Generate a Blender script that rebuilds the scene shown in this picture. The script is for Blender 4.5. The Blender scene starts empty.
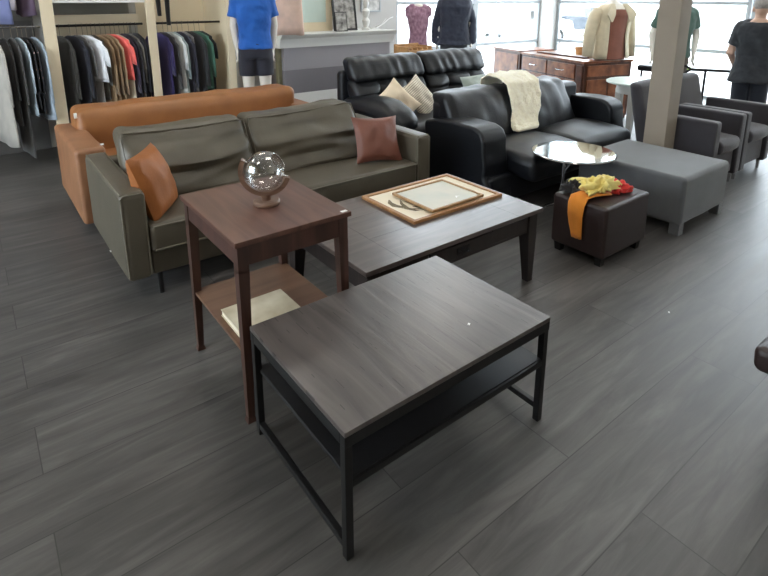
import bpy, bmesh, math, random
from mathutils import Vector, Matrix, noise
random.seed(7)
C = bpy.context.scene.collection
PI = math.pi
R = math.radians

# ------------------------------------------------------------------ materials
def lin(c):
    return tuple((x/255/12.92 if x/255 <= .04045 else ((x/255+.055)/1.055)**2.4) for x in c)

def mat(name, col, rough=.6, metal=0., var=.12, scale=6., bump=0., bscale=80., stretch=(1, 1, 1), col2=None, spec=.5, sheen=0., coat=0.):
    m = bpy.data.materials.new(name); m.use_nodes = True
    nt = m.node_tree; N = nt.nodes; L = nt.links
    b = N['Principled BSDF']
    b.inputs['Roughness'].default_value = rough
    b.inputs['Metallic'].default_value = metal
    b.inputs['Specular IOR Level'].default_value = spec
    if sheen: b.inputs['Sheen Weight'].default_value = sheen
    if coat:
        b.inputs['Coat Weight'].default_value = coat; b.inputs['Coat Roughness'].default_value = .25
    c = lin(col)
    tc = N.new('ShaderNodeTexCoord'); mp = N.new('ShaderNodeMapping'); mp.inputs['Scale'].default_value = stretch
    L.new(tc.outputs['Object'], mp.inputs['Vector'])
    nz = N.new('ShaderNodeTexNoise'); nz.inputs['Scale'].default_value = scale; nz.inputs['Detail'].default_value = 5
    L.new(mp.outputs['Vector'], nz.inputs['Vector'])
    rp = N.new('ShaderNodeValToRGB')
    rp.color_ramp.elements[0].position = .3; rp.color_ramp.elements[1].position = .7
    c2 = lin(col2) if col2 else tuple(min(1, x*(1+var)) for x in c)
    c1 = c if col2 else tuple(x*(1-var) for x in c)
    rp.color_ramp.elements[0].color = (*c1, 1); rp.color_ramp.elements[1].color = (*c2, 1)
    L.new(nz.outputs['Fac'], rp.inputs['Fac']); L.new(rp.outputs['Color'], b.inputs['Base Color'])
    if bump:
        n2 = N.new('ShaderNodeTexNoise'); n2.inputs['Scale'].default_value = bscale; n2.inputs['Detail'].default_value = 4
        L.new(mp.outputs['Vector'], n2.inputs['Vector'])
        bp = N.new('ShaderNodeBump'); bp.inputs['Strength'].default_value = bump; bp.inputs['Distance'].default_value = .01
        L.new(n2.outputs['Fac'], bp.inputs['Height']); L.new(bp.outputs['Normal'], b.inputs['Normal'])
    return m

def mat_floor():
    m = bpy.data.materials.new('dark_plank_floor'); m.use_nodes = True
    nt = m.node_tree; N = nt.nodes; L = nt.links; b = N['Principled BSDF']
    tc = N.new('ShaderNodeTexCoord')
    mp = N.new('ShaderNodeMapping'); mp.inputs['Location'].default_value = (0, -.61+.265*8, 0)
    L.new(tc.outputs['Object'], mp.inputs['Vector'])
    br = N.new('ShaderNodeTexBrick'); br.offset = .37; br.inputs['Scale'].default_value = 1
    br.inputs['Brick Width'].default_value = 1.5; br.inputs['Row Height'].default_value = .265
    br.inputs['Mortar Size'].default_value = .0022; br.inputs['Mortar Smooth'].default_value = .3; br.inputs['Bias'].default_value = 0
    br.inputs['Color1'].default_value = (.0, .0, .0, 1); br.inputs['Color2'].default_value = (1, 1, 1, 1); br.inputs['Mortar'].default_value = (0.5, .5, .5, 1)
    L.new(mp.outputs['Vector'], br.inputs['Vector'])
    # grain
    mp2 = N.new('ShaderNodeMapping'); mp2.inputs['Scale'].default_value = (1.6, 14, 1)
    L.new(tc.outputs['Object'], mp2.inputs['Vector'])
    ad = N.new('ShaderNodeVectorMath'); ad.operation = 'ADD'
    sc = N.new('ShaderNodeVectorMath'); sc.operation = 'SCALE'; sc.inputs['Scale'].default_value = 7
    L.new(br.outputs['Color'], sc.inputs[0]); L.new(mp2.outputs['Vector'], ad.inputs[0]); L.new(sc.outputs[0], ad.inputs[1])
    n1 = N.new('ShaderNodeTexNoise'); n1.inputs['Scale'].default_value = 1.2; n1.inputs['Detail'].default_value = 8; n1.inputs['Roughness'].default_value = .62; n1.inputs['Distortion'].default_value = .6
    L.new(ad.outputs[0], n1.inputs['Vector'])
    n2 = N.new('ShaderNodeTexNoise'); n2.inputs['Scale'].default_value = 1.1; n2.inputs['Detail'].default_value = 3
    mp3 = N.new('ShaderNodeMapping'); mp3.inputs['Scale'].default_value = (.8, 3.2, 1)
    L.new(tc.outputs['Object'], mp3.inputs['Vector']); L.new(mp3.outputs['Vector'], n2.inputs['Vector'])
    rp = N.new('ShaderNodeValToRGB')
    e = rp.color_ramp.elements
    e[0].position = .28; e[0].color = (*lin((60, 58, 57)), 1)
    e[1].position = .72; e[1].color = (*lin((101, 98, 96)), 1)
    k = e.new(.5); k.color = (*lin((80, 78, 76)), 1)
    L.new(n1.outputs['Fac'], rp.inputs['Fac'])
    # per plank tone
    mx = N.new('ShaderNodeMix'); mx.data_type = 'RGBA'; mx.blend_type = 'MULTIPLY'; mx.inputs[0].default_value = 1
    tone = N.new('ShaderNodeMapRange'); tone.inputs[3].default_value = .86; tone.inputs[4].default_value = 1.1
    L.new(br.outputs['Color'], tone.inputs[0])
    tone2 = N.new('ShaderNodeMapRange'); tone2.inputs[1].default_value = .3; tone2.inputs[2].default_value = .7; tone2.inputs[3].default_value = .85; tone2.inputs[4].default_value = 1.12
    L.new(n2.outputs['Fac'], tone2.inputs[0])
    mu = N.new('ShaderNodeMath'); mu.operation = 'MULTIPLY'; L.new(tone.outputs[0], mu.inputs[0]); L.new(tone2.outputs[0], mu.inputs[1])
    cb = N.new('ShaderNodeCombineColor'); [L.new(mu.outputs[0], cb.inputs[i]) for i in range(3)]
    L.new(rp.outputs['Color'], mx.inputs[6]); L.new(cb.outputs[0], mx.inputs[7])
    m2 = N.new('ShaderNodeMix'); m2.data_type = 'RGBA'
    L.new(br.outputs['Fac'], m2.inputs[0]); L.new(mx.outputs[2], m2.inputs[6]); m2.inputs[7].default_value = (*lin((52, 50, 49)), 1)
    L.new(m2.outputs[2], b.inputs['Base Color'])
    rr = N.new('ShaderNodeMapRange'); rr.inputs[3].default_value = .34; rr.inputs[4].default_value = .52
    L.new(n1.outputs['Fac'], rr.inputs[0]); L.new(rr.outputs[0], b.inputs['Roughness'])
    bp = N.new('ShaderNodeBump'); bp.inputs['Strength'].default_value = .18; bp.inputs['Distance'].default_value = .004
    L.new(n1.outputs['Fac'], bp.inputs['Height']); L.new(bp.outputs['Normal'], b.inputs['Normal'])
    return m

def mat_wood(name, dark, light, axis=0, scale=3., rough=.42, bump=.12, spec=.5):
    m = bpy.data.materials.new(name); m.use_nodes = True
    nt = m.node_tree; N = nt.nodes; L = nt.links; b = N['Principled BSDF']
    b.inputs['Roughness'].default_value = rough; b.inputs['Specular IOR Level'].default_value = spec
    tc = N.new('ShaderNodeTexCoord'); mp = N.new('ShaderNodeMapping')
    s = [9, 9, 9]; s[axis] = .9; mp.inputs['Scale'].default_value = s
    L.new(tc.outputs['Object'], mp.inputs['Vector'])
    n1 = N.new('ShaderNodeTexNoise'); n1.inputs['Scale'].default_value = scale; n1.inputs['Detail'].default_value = 7; n1.inputs['Distortion'].default_value = 1.2
    L.new(mp.outputs['Vector'], n1.inputs['Vector'])
    rp = N.new('ShaderNodeValToRGB'); e = rp.color_ramp.elements
    e[0].position = .3; e[0].color = (*lin(dark), 1); e[1].position = .7; e[1].color = (*lin(light), 1)
    L.new(n1.outputs['Fac'], rp.inputs['Fac'])
    L.new(rp.outputs['Color'], b.inputs['Base Color'])
    bp = N.new('ShaderNodeBump'); bp.inputs['Strength'].default_value = bump; bp.inputs['Distance'].default_value = .003
    L.new(n1.outputs['Fac'], bp.inputs['Height']); L.new(bp.outputs['Normal'], b.inputs['Normal'])
    return m

def mat_glass(name, tint=(1, 1, 1), edge=.9, rough=0.0):
    m = bpy.data.materials.new(name); m.use_nodes = True
    nt = m.node_tree; N = nt.nodes; L = nt.links
    for n in list(N):
        if n.type != 'OUTPUT_MATERIAL': N.remove(n)
    out = [n for n in N if n.type == 'OUTPUT_MATERIAL'][0]
    t = N.new('ShaderNodeBsdfTransparent'); t.inputs['Color'].default_value = (*tint, 1)
    g = N.new('ShaderNodeBsdfGlossy'); g.inputs['Roughness'].default_value = rough
    lw = N.new('ShaderNodeLayerWeight'); lw.inputs['Blend'].default_value = .35
    mr = N.new('ShaderNodeMapRange'); mr.inputs[3].default_value = .04; mr.inputs[4].default_value = edge
    L.new(lw.outputs['Facing'], mr.inputs[0])
    mx = N.new('ShaderNodeMixShader'); L.new(mr.outputs[0], mx.inputs['Fac']); L.new(t.outputs[0], mx.inputs[1]); L.new(g.outputs[0], mx.inputs[2])
    L.new(mx.outputs[0], out.inputs['Surface'])
    return m

def mat_emit(name, col, s):
    m = bpy.data.materials.new(name); m.use_nodes = True
    b = m.node_tree.nodes['Principled BSDF']
    b.inputs['Base Color'].default_value = (.8, .8, .8, 1)
    b.inputs['Emission Color'].default_value = (*col, 1); b.inputs['Emission Strength'].default_value = s
    return m

# ------------------------------------------------------------------ mesh builder
def spaced(h, r, n):
    k = 3
    e = [-h + r*i/k for i in range(k)]
    mid = [-(h-r) + 2*(h-r)*i/n for i in range(n+1)]
    return e + mid + [-x for x in reversed(e)]

class MB:
    def __init__(s, M=None):
        s.bm = bmesh.new(); s.M = M or Matrix.Identity(4)
    def T(s, loc=(0, 0, 0), rx=0, ry=0, rz=0):
        s.M = Matrix.Translation(loc) @ Matrix.Rotation(rz, 4, 'Z') @ Matrix.Rotation(ry, 4, 'Y') @ Matrix.Rotation(rx, 4, 'X'); return s
    def _take(s, b2):
        me = bpy.data.meshes.new('t'); b2.to_mesh(me); b2.free()
        me.transform(s.M); s.bm.from_mesh(me); bpy.data.meshes.remove(me); return s
    def box(s, x0, x1, y0, y1, z0, z1, bev=.003, seg=2):
        b = bmesh.new(); bmesh.ops.create_cube(b, size=1)
        for v in b.verts:
            v.co = Vector(((x0+x1)/2+v.co.x*(x1-x0), (y0+y1)/2+v.co.y*(y1-y0), (z0+z1)/2+v.co.z*(z1-z0)))
        bev = min(bev, abs(x1-x0)*.45, abs(y1-y0)*.45, abs(z1-z0)*.45)
        if bev > 0: bmesh.ops.bevel(b, geom=b.edges[:], offset=bev, segments=seg, profile=.5, affect='EDGES')
        return s._take(b)
    def soft(s, c, half, r, inf=(0, 0, 0), n=6, fn=None, wr=None):
        b = bmesh.new(); hx, hy, hz = half; r = min(r, hx*.98, hy*.98, hz*.98)
        ax = [spaced(h, r, n) for h in half]
        for a in range(3):
            i, j = [k for k in range(3) if k != a]
            for sg in (-1, 1):
                g = []
                for p in ax[i]:
                    row = []
                    for q in ax[j]:
                        co = [0, 0, 0]; co[a] = sg*half[a]; co[i] = p; co[j] = q
                        row.append(b.verts.new(co))
                    g.append(row)
                for u in range(len(g)-1):
                    for w in range(len(g[0])-1):
                        f = [g[u][w], g[u+1][w], g[u+1][w+1], g[u][w+1]]
                        fl = (sg > 0) != (a == 1)
                        b.faces.new(f if fl else f[::-1])
        bmesh.ops.remove_doubles(b, verts=b.verts, dist=1e-5)
        for v in b.verts:
            p = v.co; inn = Vector([max(-(half[k]-r), min(half[k]-r, p[k])) for k in range(3)])
            d = p-inn
            if d.length > 1e-9: v.co = inn + d.normalized()*r
            p = v.co.copy(); x, y, z = p.x/hx, p.y/hy, p.z/hz
            X, Y, Z = [max(0, 1-t*t) for t in (x, y, z)]
            v.co.x += inf[0]*x*Y*Z; v.co.y += inf[1]*y*X*Z; v.co.z += inf[2]*z*X*Y
        if fn:
            for v in b.verts: v.co = fn(v.co.copy())
        if wr: s.wrinkle(b, *wr)
        for v in b.verts: v.co += Vector(c)
        return s._take(b)
    @staticmethod
    def wrinkle(b, amp, sc, seed=0, stretch=(1, 1, 1)):
        b.normal_update()
        o = Vector((seed*3.1, seed*1.7, seed*.9))
        dn = [(v, noise.noise(Vector((v.co.x*sc*stretch[0], v.co.y*sc*stretch[1], v.co.z*sc*stretch[2]))+o)*.7
                  + noise.noise(Vector((v.co.x*2.3*sc*stretch[0], v.co.y*2.3*sc*stretch[1], v.co.z*2.3*sc*stretch[2]))+o)*.3) for v in b.verts]
        for v, d in dn: v.co += v.normal*(amp*d)
    def loft(s, rings, cap=True, closed=True):
        b = bmesh.new(); vs = [[b.verts.new(p) for p in r] for r in rings]
        n = len(vs[0])
        for a, c in zip(vs, vs[1:]):
            for i in range(n if closed else n-1):
                j = (i+1) % n; b.faces.new((a[i], a[j], c[j], c[i]))
        if cap and closed:
            b.faces.new(vs[0][::-1]); b.faces.new(vs[-1])
        bmesh.ops.recalc_face_normals(b, faces=b.faces)
        return s._take(b)
    def tube(s, pts, rad, seg=10, flat=1., cap=True):
        pts = [Vector(p) for p in pts]; n = len(pts)
        if not hasattr(rad, '__len__'): rad = [rad]*n
        rings = []; up = None
        for i, p in enumerate(pts):
            t = (pts[min(i+1, n-1)]-pts[max(i-1, 0)]).normalized()
            if up is None:
                up = Vector((0, 0, 1)) if abs(t.z) < .9 else Vector((1, 0, 0))
            x = t.cross(up).normalized(); up = x.cross(t).normalized()
            rings.append([p + x*math.cos(2*PI*k/seg)*rad[i] + up*math.sin(2*PI*k/seg)*rad[i]*flat for k in range(seg)])
        return s.loft(rings, cap)
    def ring(s, c, r, tr, seg=32, ts=8, axis='Z'):
        b = bmesh.new(); g = []
        for i in range(seg):
            a = 2*PI*i/seg; row = []
            for k in range(ts):
                t = 2*PI*k/ts; rr = r+tr*math.cos(t); z = tr*math.sin(t)
                p = (rr*math.cos(a), rr*math.sin(a), z)
                if axis == 'X': p = (z, p[0], p[1])
                if axis == 'Y': p = (p[0], z, p[1])
                row.append(b.verts.new(Vector(p)+Vector(c)))
            g.append(row)
        for i in range(seg):
            for k in range(ts):
                b.faces.new((g[i][k], g[(i+1) % seg][k], g[(i+1) % seg][(k+1) % ts], g[i][(k+1) % ts]))
        bmesh.ops.recalc_face_normals(b, faces=b.faces)
        return s._take(b)
    def cyl(s, p, q, r, r2=None, seg=16): return s.tube([p, q], [r, r2 if r2 is not None else r], seg)
    def lathe(s, prof, c=(0, 0, 0), seg=32, sx=1, sy=1, cap=True):
        return s.loft([[Vector((c[0]+r*sx*math.cos(2*PI*k/seg), c[1]+r*sy*math.sin(2*PI*k/seg), c[2]+z)) for k in range(seg)] for r, z in prof], cap)
    def ell(s, c, rx, ry, rz, seg=16, rg=10):
        return s.lathe([(max(.02, math.sin(PI*i/rg)), -math.cos(PI*i/rg)*rz) for i in range(rg+1)], c, seg, rx, ry)
    def quad_prism(s, top, bot, z0, z1):
        # tapered leg: top/bot = (x0,x1,y0,y1)
        def rg(q, z): return [(q[0], q[2], z), (q[1], q[2], z), (q[1], q[3], z), (q[0], q[3], z)]
        return s.loft([rg(bot, z0), rg(top, z1)])
    def prism(s, poly, a0, a1, axis=0, bev=0.):
        # poly = 2D points in the plane of the other two axes, extruded along axis from a0 to a1
        def P(p, a):
            q = [0, 0, 0]; i, j = [k for k in range(3) if k != axis]; q[axis] = a; q[i] = p[0]; q[j] = p[1]; return q
        b = bmesh.new()
        A = [b.verts.new(P(p, a0)) for p in poly]; B = [b.verts.new(P(p, a1)) for p in poly]
        n = len(poly); b.faces.new(A[::-1]); b.faces.new(B)
        for i in range(n): b.faces.new((A[i], A[(i+1) % n], B[(i+1) % n], B[i]))
        bmesh.ops.recalc_face_normals(b, faces=b.faces)
        if bev: bmesh.ops.bevel(b, geom=b.edges[:], offset=bev, segments=3, profile=.5, affect='EDGES', clamp_overlap=True)
        return s._take(b)
    def pillow(s, w, h, t, n=14, pinch=.10, wr=.006, seed=0):
        b = bmesh.new(); G = {}
        for sg in (1, -1):
            for i in range(n+1):
                for j in range(n+1):
                    x = -1+2*i/n; y = -1+2*j/n
                    if sg < 0 and (i in (0, n) or j in (0, n)): G[(sg, i, j)] = G[(1, i, j)]; continue
                    px = x*(1-pinch*(1-y*y)); py = y*(1-pinch*(1-x*x))
                    th = ((1-x*x)*(1-y*y))**.42
                    d = noise.noise(Vector((x*2.2+seed, y*2.2, sg*3.)))*wr
                    G[(sg, i, j)] = b.verts.new((px*w/2, py*h/2, sg*(th*t/2+d*th)))
        for sg in (1, -1):
            for i in range(n):
                for j in range(n):
                    f = [G[(sg, i, j)], G[(sg, i+1, j)], G[(sg, i+1, j+1)], G[(sg, i, j+1)]]
                    b.faces.new(f if sg > 0 else f[::-1])
        return s._take(b)
    def build(s, name, m, parent=None, smooth=True, angle=40, remesh=0, sm=4):
        me = bpy.data.meshes.new(name); s.bm.to_mesh(me); s.bm.free()
        me.materials.append(m)
        if smooth:
            me.shade_smooth()
            if not remesh: me.set_sharp_from_angle(angle=R(angle))
        o = bpy.data.objects.new(name, me); C.objects.link(o)
        if parent: o.parent = parent
        if smooth and not remesh and angle < 100:
            wn = o.modifiers.new('n', 'WEIGHTED_NORMAL'); wn.keep_sharp = True
        if remesh:
            md = o.modifiers.new('r', 'REMESH'); md.mode = 'VOXEL'; md.voxel_size = remesh; md.use_smooth_shade = True
            if sm: d = o.modifiers.new('s', 'SMOOTH'); d.iterations = sm; d.factor = .5
        return o

def tag(o, label, cat, group=None, kind=None):
    o['label'] = label; o['category'] = cat
    if group: o['group'] = group
    if kind: o['kind'] = kind
    return o
def thing(name, label, cat, loc=(0, 0, 0), rz=0, group=None):
    o = bpy.data.objects.new(name, None); o.empty_display_size = .1; C.objects.link(o)
    o.location = loc; o.rotation_euler = (0, 0, rz)
    return tag(o, label, cat, group)
def struct(o): o['kind'] = 'structure'; return o
def child_label(o, l): o['label'] = l; return o

# ------------------------------------------------------------------ palette
M = {}
M['floor'] = mat_floor()
M['cream'] = mat('cream_paint', (222, 207, 178), .6, var=.05, scale=2)
M['white'] = mat('white_paint', (225, 225, 222), .6, var=.03, scale=2)
M['ceil'] = mat('ceiling_paint', (215, 215, 212), .8, var=.03, scale=2)
M['greywall'] = mat('grey_wall_paint', (188, 186, 182), .7, var=.04, scale=2)
M['bluegrey'] = mat('closet_back_paint', (160, 160, 152), .7, var=.04)
M['panel_grey'] = mat('grey_panel', (150, 147, 152), .65, var=.05, scale=1.5)
M['panel_grey_d'] = mat('darker_grey_panel', (118, 115, 121), .65, var=.05, scale=1.5)
M['alu'] = mat('white_window_frame', (168, 174, 178), .45, var=.03)
M['glass'] = mat_glass('window_glass')
M['globe'] = mat_glass('clear_bowl_glass', (.985, .99, .99), .75)
M['mirror'] = mat('mirror_top', (215, 220, 222), .03, 1., var=.01)
M['wire'] = mat('hanger_wire', (128, 118, 104), .45, .6, var=.1)
M['chrome'] = mat('chrome', (200, 200, 200), .15, 1., var=.02)
M['black_metal'] = mat('black_metal', (13, 13, 14), .45, .0, var=.15)
M['mesh_black'] = mat('black_shelf_board', (20, 20, 22), .5, var=.15, scale=30)
M['tan'] = mat('tan_leather', (150, 99, 58), .42, var=.16, scale=5, bump=.12, bscale=120)
M['tan_worn'] = mat('worn_tan_leather', (142, 99, 69), .5, var=.14, scale=7, bump=.15, bscale=90)
M['olive'] = mat('grey_green_leather', (84, 78, 66), .45, var=.14, scale=5, bump=.12, bscale=90)
M['olive_pipe'] = mat('worn_piping', (104, 99, 86), .5, var=.15, scale=20)
M['black_lea'] = mat('black_leather', (14, 17, 23), .4, spec=.4, var=.15, scale=8, bump=.14, bscale=110)
M['brown_lea'] = mat('dark_brown_leather', (44, 31, 30), .42, var=.14, scale=8, bump=.12, bscale=150)
M['grey_fab'] = mat('grey_upholstery', (92, 95, 99), .85, var=.08, scale=10, bump=.25, bscale=300, sheen=.3)
M['char_fab'] = mat('charcoal_upholstery', (50, 48, 54), .85, var=.08, scale=10, bump=.2, bscale=300, sheen=.3)
M['taupe'] = mat('taupe_pillar_paint', (150, 139, 126), .7, var=.04)
M['table_top'] = mat_wood('dark_rough_tabletop', (66, 60, 58), (92, 85, 81), 1, 2.2, .3, .3, .95)
def saw_marks(m):
    nt = m.node_tree; N = nt.nodes; L = nt.links; b = N['Principled BSDF']
    tc = N.new('ShaderNodeTexCoord'); sp = N.new('ShaderNodeSeparateXYZ'); L.new(tc.outputs['Object'], sp.inputs[0])
    fr = N.new('ShaderNodeMath'); fr.operation = 'MULTIPLY'; fr.inputs[1].default_value = 21; L.new(sp.outputs[0], fr.inputs[0])
    f2 = N.new('ShaderNodeMath'); f2.operation = 'FRACT'; L.new(fr.outputs[0], f2.inputs[0])
    lt = N.new('ShaderNodeMath'); lt.operation = 'LESS_THAN'; lt.inputs[1].default_value = .055; L.new(f2.outputs[0], lt.inputs[0])
    fl = N.new('ShaderNodeMath'); fl.operation = 'FLOOR'; L.new(fr.outputs[0], fl.inputs[0])
    cb = N.new('ShaderNodeCombineXYZ'); L.new(fl.outputs[0], cb.inputs[0])
    my = N.new('ShaderNodeMath'); my.operation = 'MULTIPLY'; my.inputs[1].default_value = 9; L.new(sp.outputs[1], my.inputs[0]); L.new(my.outputs[0], cb.inputs[1])
    nz = N.new('ShaderNodeTexNoise'); nz.inputs['Scale'].default_value = 1.; L.new(cb.outputs[0], nz.inputs['Vector'])
    gt = N.new('ShaderNodeMath'); gt.operation = 'GREATER_THAN'; gt.inputs[1].default_value = .56; L.new(nz.outputs['Fac'], gt.inputs[0])
    mu = N.new('ShaderNodeMath'); mu.operation = 'MULTIPLY'; L.new(lt.outputs[0], mu.inputs[0]); L.new(gt.outputs[0], mu.inputs[1])
    src = b.inputs['Base Color'].links[0].from_socket
    mx = N.new('ShaderNodeMix'); mx.data_type = 'RGBA'; L.new(mu.outputs[0], mx.inputs[0]); L.new(src, mx.inputs[6]); mx.inputs[7].default_value = (*lin((42, 36, 34)), 1)
    L.new(mx.outputs[2], b.inputs['Base Color'])
saw_marks(M['table_top'])
M['coffee_top'] = mat_wood('dark_brown_tabletop', (70, 60, 57), (98, 86, 81), 0, 2., .28, .15, 1.)
M['coffee_leg'] = mat_wood('espresso_wood', (30, 24, 23), (44, 36, 34), 2, 2., .4, .1)
M['side_wood'] = mat_wood('reddish_brown_wood', (74, 50, 42), (108, 76, 64), 1, 1.6, .4, .15)
M['side_leg'] = mat_wood('reddish_brown_leg', (54, 35, 29), (82, 54, 45), 2, 1.6, .4, .1)
M['side_shelf'] = mat_wood('brown_veneer', (92, 64, 47), (114, 82, 62), 0, 1.4, .5, .05)
M['globe_wood'] = mat_wood('grey_brown_wood', (96, 72, 58), (128, 99, 82), 0, 2., .45, .1)
M['oak'] = mat_wood('oak_frame_wood', (140, 98, 60), (178, 132, 86), 0, 2.5, .5, .1)
M['oak2'] = mat_wood('pale_oak_frame', (150, 116, 78), (184, 148, 104), 0, 2.5, .5, .1)
M['paper'] = mat('cream_paper', (232, 222, 200), .7, var=.03)
M['paper_w'] = mat('print_paper', (212, 206, 192), .55, var=.05, scale=5, col2=(190, 194, 184))
M['ink'] = mat('grey_brown_ink', (120, 108, 86), .8, var=.3, scale=40)
M['marble'] = mat('pale_printed_cover', (226, 218, 196), .5, scale=7, col2=(186, 172, 142))
M['white_pl'] = mat('white_plastic', (235, 235, 232), .4, var=.02)
M['cogn'] = mat('cognac_leather', (146, 84, 30), .62, var=.14, scale=7, bump=.15, bscale=80)
M['rust'] = mat('rust_leather', (112, 66, 52), .5, var=.12, scale=7, bump=.15, bscale=60)
M['creamfab'] = mat('cream_cushion', (224, 206, 180), .85, var=.05, bump=.2, bscale=200)
M['fur'] = mat('cream_sheepskin', (250, 240, 214), .95, var=.08, scale=30, bump=.9, bscale=70, sheen=.6)
M['burl'] = mat('burl_veneer', (92, 50, 31), .3, scale=9, col2=(156, 96, 60), bump=.0)
M['burl_d'] = mat('dark_burl_frame', (58, 32, 22), .32, scale=9, col2=(92, 54, 36))
M['rattan'] = mat('golden_wood', (176, 132, 84), .6, var=.2, scale=20)
M['skin'] = mat('skin', (200, 164, 144), .55, var=.06)
M['hair'] = mat('grey_hair', (150, 146, 142), .8, var=.2, scale=60)
M['mann'] = mat('mannequin_white', (226, 220, 210), .45, var=.03)
M['ground'] = mat('pale_concrete', (200, 200, 198), .9, var=.06, scale=1)
M['facade'] = mat('pale_facade', (214, 214, 210), .9, var=.06, scale=.6)
M['tyre'] = mat('tyre_rubber', (8, 8, 9), .9, spec=.05)
M['carw'] = mat('white_car_paint', (200, 204, 208), .5, var=.01)
M['carb'] = mat('blue_car_paint', (10, 30, 46), .5, var=.03, spec=.1)
M['carglass'] = mat('car_glass', (16, 18, 20), .4, var=.05, spec=.15)
M['leaf'] = mat('leaf_green', (132, 168, 70), .8, var=.3, scale=14)
M['lamp'] = mat_emit('lamp_diffuser', (1, .95, .87), 8.)
_cl = {}
def cloth(rgb, rough=.85, var=.1, col2=None, scale=9):
    k = (rgb, col2, scale)
    if k not in _cl: _cl[k] = mat('cloth_%d_%d_%d' % rgb, rgb, rough, var=var, scale=scale, bump=.15, bscale=160, col2=col2, sheen=.2)
    return _cl[k]

# ------------------------------------------------------------------ the setting
U0, U1, V0, V1, H = -3.2, 9.3, -4.2, 6.75, 3.7
def sbox(name, m, *a, bev=0.0):
    return struct(MB().box(*a, bev=bev).build(name, m))
sbox('floor', M['floor'], U0-.1, U1+.15, V0-.1, V1+.15, -.1, 0)
sbox('ceiling', M['ceil'], U0-.1, U1+.15, V0-.1, V1+.15, H, H+.1)
sbox('wall_left', M['cream'], U0-.12, U0, 5.4, V1, 0, H)
sbox('wall_left', M['cream'], U0-.12, U0, V0, 1.8, 0, H)
sbox('wall_left', M['cream'], U0-.12, U0, 1.8, 5.4, 0, .5)
sbox('wall_left', M['cream'], U0-.12, U0, 1.8, 5.4, 2.9, H)
sbox('wall_front', M['white'], U0-.1, U1+.1, V0-.1, V0, 0, H)
sbox('wall_back', M['greywall'], U0-.1, 5.4, V1, V1+.15, 0, H)
sbox('wall_back_header', M['white'], 5.4, U1+.15, V1, V1+.15, 3.5, H)
sbox('wall_right_header', M['white'], U1, U1+.15, V0, V1, 3.5, H)
sbox('wall_right_corner_post', M['white'], U1-.28, U1+.15, V1-.12, V1+.15, 0, 3.6)
sbox('wall_right_light_block', M['white'], U1, U1+.15, V0, .54, 0, 3.52)  # out of view; solid stretch added to cut window light on the foreground
sbox('baseboard_back', M['white'], 2.7, 5.4, V1-.015, V1, 0, .1)
sbox('ground_outside', M['ground'], -30, 60, -30, 60, -.4, -.35)
# pillar in the shop floor
sbox('pillar_middle', M['taupe'], 4.475, 4.655, 2.04, 2.22, 0, H, bev=.006)

def window(n, axis, a0, a1, pos, zs=(0.02, .76, 1.5, 2.24, 2.98, 3.55), f=.055, d=.07):
    m = MB()
    def bx(p0, p1, z0, z1):
        if axis == 0: m.box(p0, p1, pos, pos+d, z0, z1, bev=.004)
        else: m.box(pos, pos+d, p0, p1, z0, z1, bev=.004)
    bx(a0, a0+f, max(0, zs[0]-.03), zs[-1]); bx(a1-f, a1, max(0, zs[0]-.03), zs[-1])
    for z in zs: bx(a0+f-.002, a1-f+.002, max(0, z-f/2), min(zs[-1], z+f/2))
    o = struct(m.build('window_%d' % n, M['alu']))
    g = MB(); c = pos+d/2
    if axis == 0: g.box(a0+.03, a1-.03, c-.003, c+.003, .03 if zs[0] < .1 else zs[0], zs[-1]-.02, bev=0)
    else: g.box(c-.003, c+.003, a0+.03, a1-.03, .03 if zs[0] < .1 else zs[0], zs[-1]-.02, bev=0)
    g.build('pane', M['glass'], o)
    return o
window(1, 0, 5.4, 7.22, V1+.03)
window(2, 0, 7.22, 9.04, V1+.03)
window(3, 1, 3.26, 6.62, U1+.03)
window(4, 1, .55, 3.24, U1+.03)

window(5, 1, 1.8, 5.4, U0-.1, zs=(.53, 1.7, 2.87))
# ceiling lamps
for i, (x, y) in enumerate([(x, y) for x in (-1.2, 1.8, 4.9, 7.6) for y in (-1.6, 1.8, 5.0)]):
    t = thing('ceiling_light', 'rectangular white ceiling lamp with glowing diffuser, set in the shop ceiling', 'ceiling light', (x, y, H), 0, 'ceiling lamps over the shop floor')
    fr = MB()
    fr.box(-.62, .62, -.32, -.29, -.05, 0); fr.box(-.62, .62, .29, .32, -.05, 0); fr.box(-.62, -.59, -.29, .29, -.05, 0); fr.box(.59, .62, -.29, .29, -.05, 0)
    fr.build('frame', M['white'], t)
    MB().box(-.59, .59, -.29, .29, -.04, -.005).build('diffuser', M['lamp'], t)

# ------------------------------------------------------------------ front coffee table (black steel frame)
t = thing('coffee_table', 'black steel framed coffee table with dark wooden top, nearest in the photo', 'coffee table', (.665, 1.045, 0))
L_, W_ = .91, .622
MB().box(0, L_, 0, W_, .432, .45, bev=.003).build('tabletop', M['table_top'], t)
b = MB()
b.box(.0, L_, .001, .027, .395, .432); b.box(0, L_, W_-.027, W_-.001, .395, .432); b.box(0.0, .026, .027, W_-.027, .395, .432); b.box(L_-.026, L_, .027, W_-.027, .395, .432)
b.build('frame', M['black_metal'], t)
for x in (0.001, L_-.027):
    for y in (0.003, W_-.029):
        MB().box(x, x+.026, y, y+.026, 0, .397).build('leg', M['black_metal'], t)
for x in (.002, L_-.025):
    MB().box(x, x+.022, .029, W_-.029, .05 if x > .1 else .03, .075 if x > .1 else .055).build('stretcher', M['black_metal'], t)
s = MB().box(.02, L_-.02, .012, W_-.012, .262, .278).build('shelf', M['mesh_black'], t)
for y in (.003, W_-.022): MB().box(.026, L_-.026, y, y+.019, .25, .275).build('rail', M['black_metal'], s)
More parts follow.
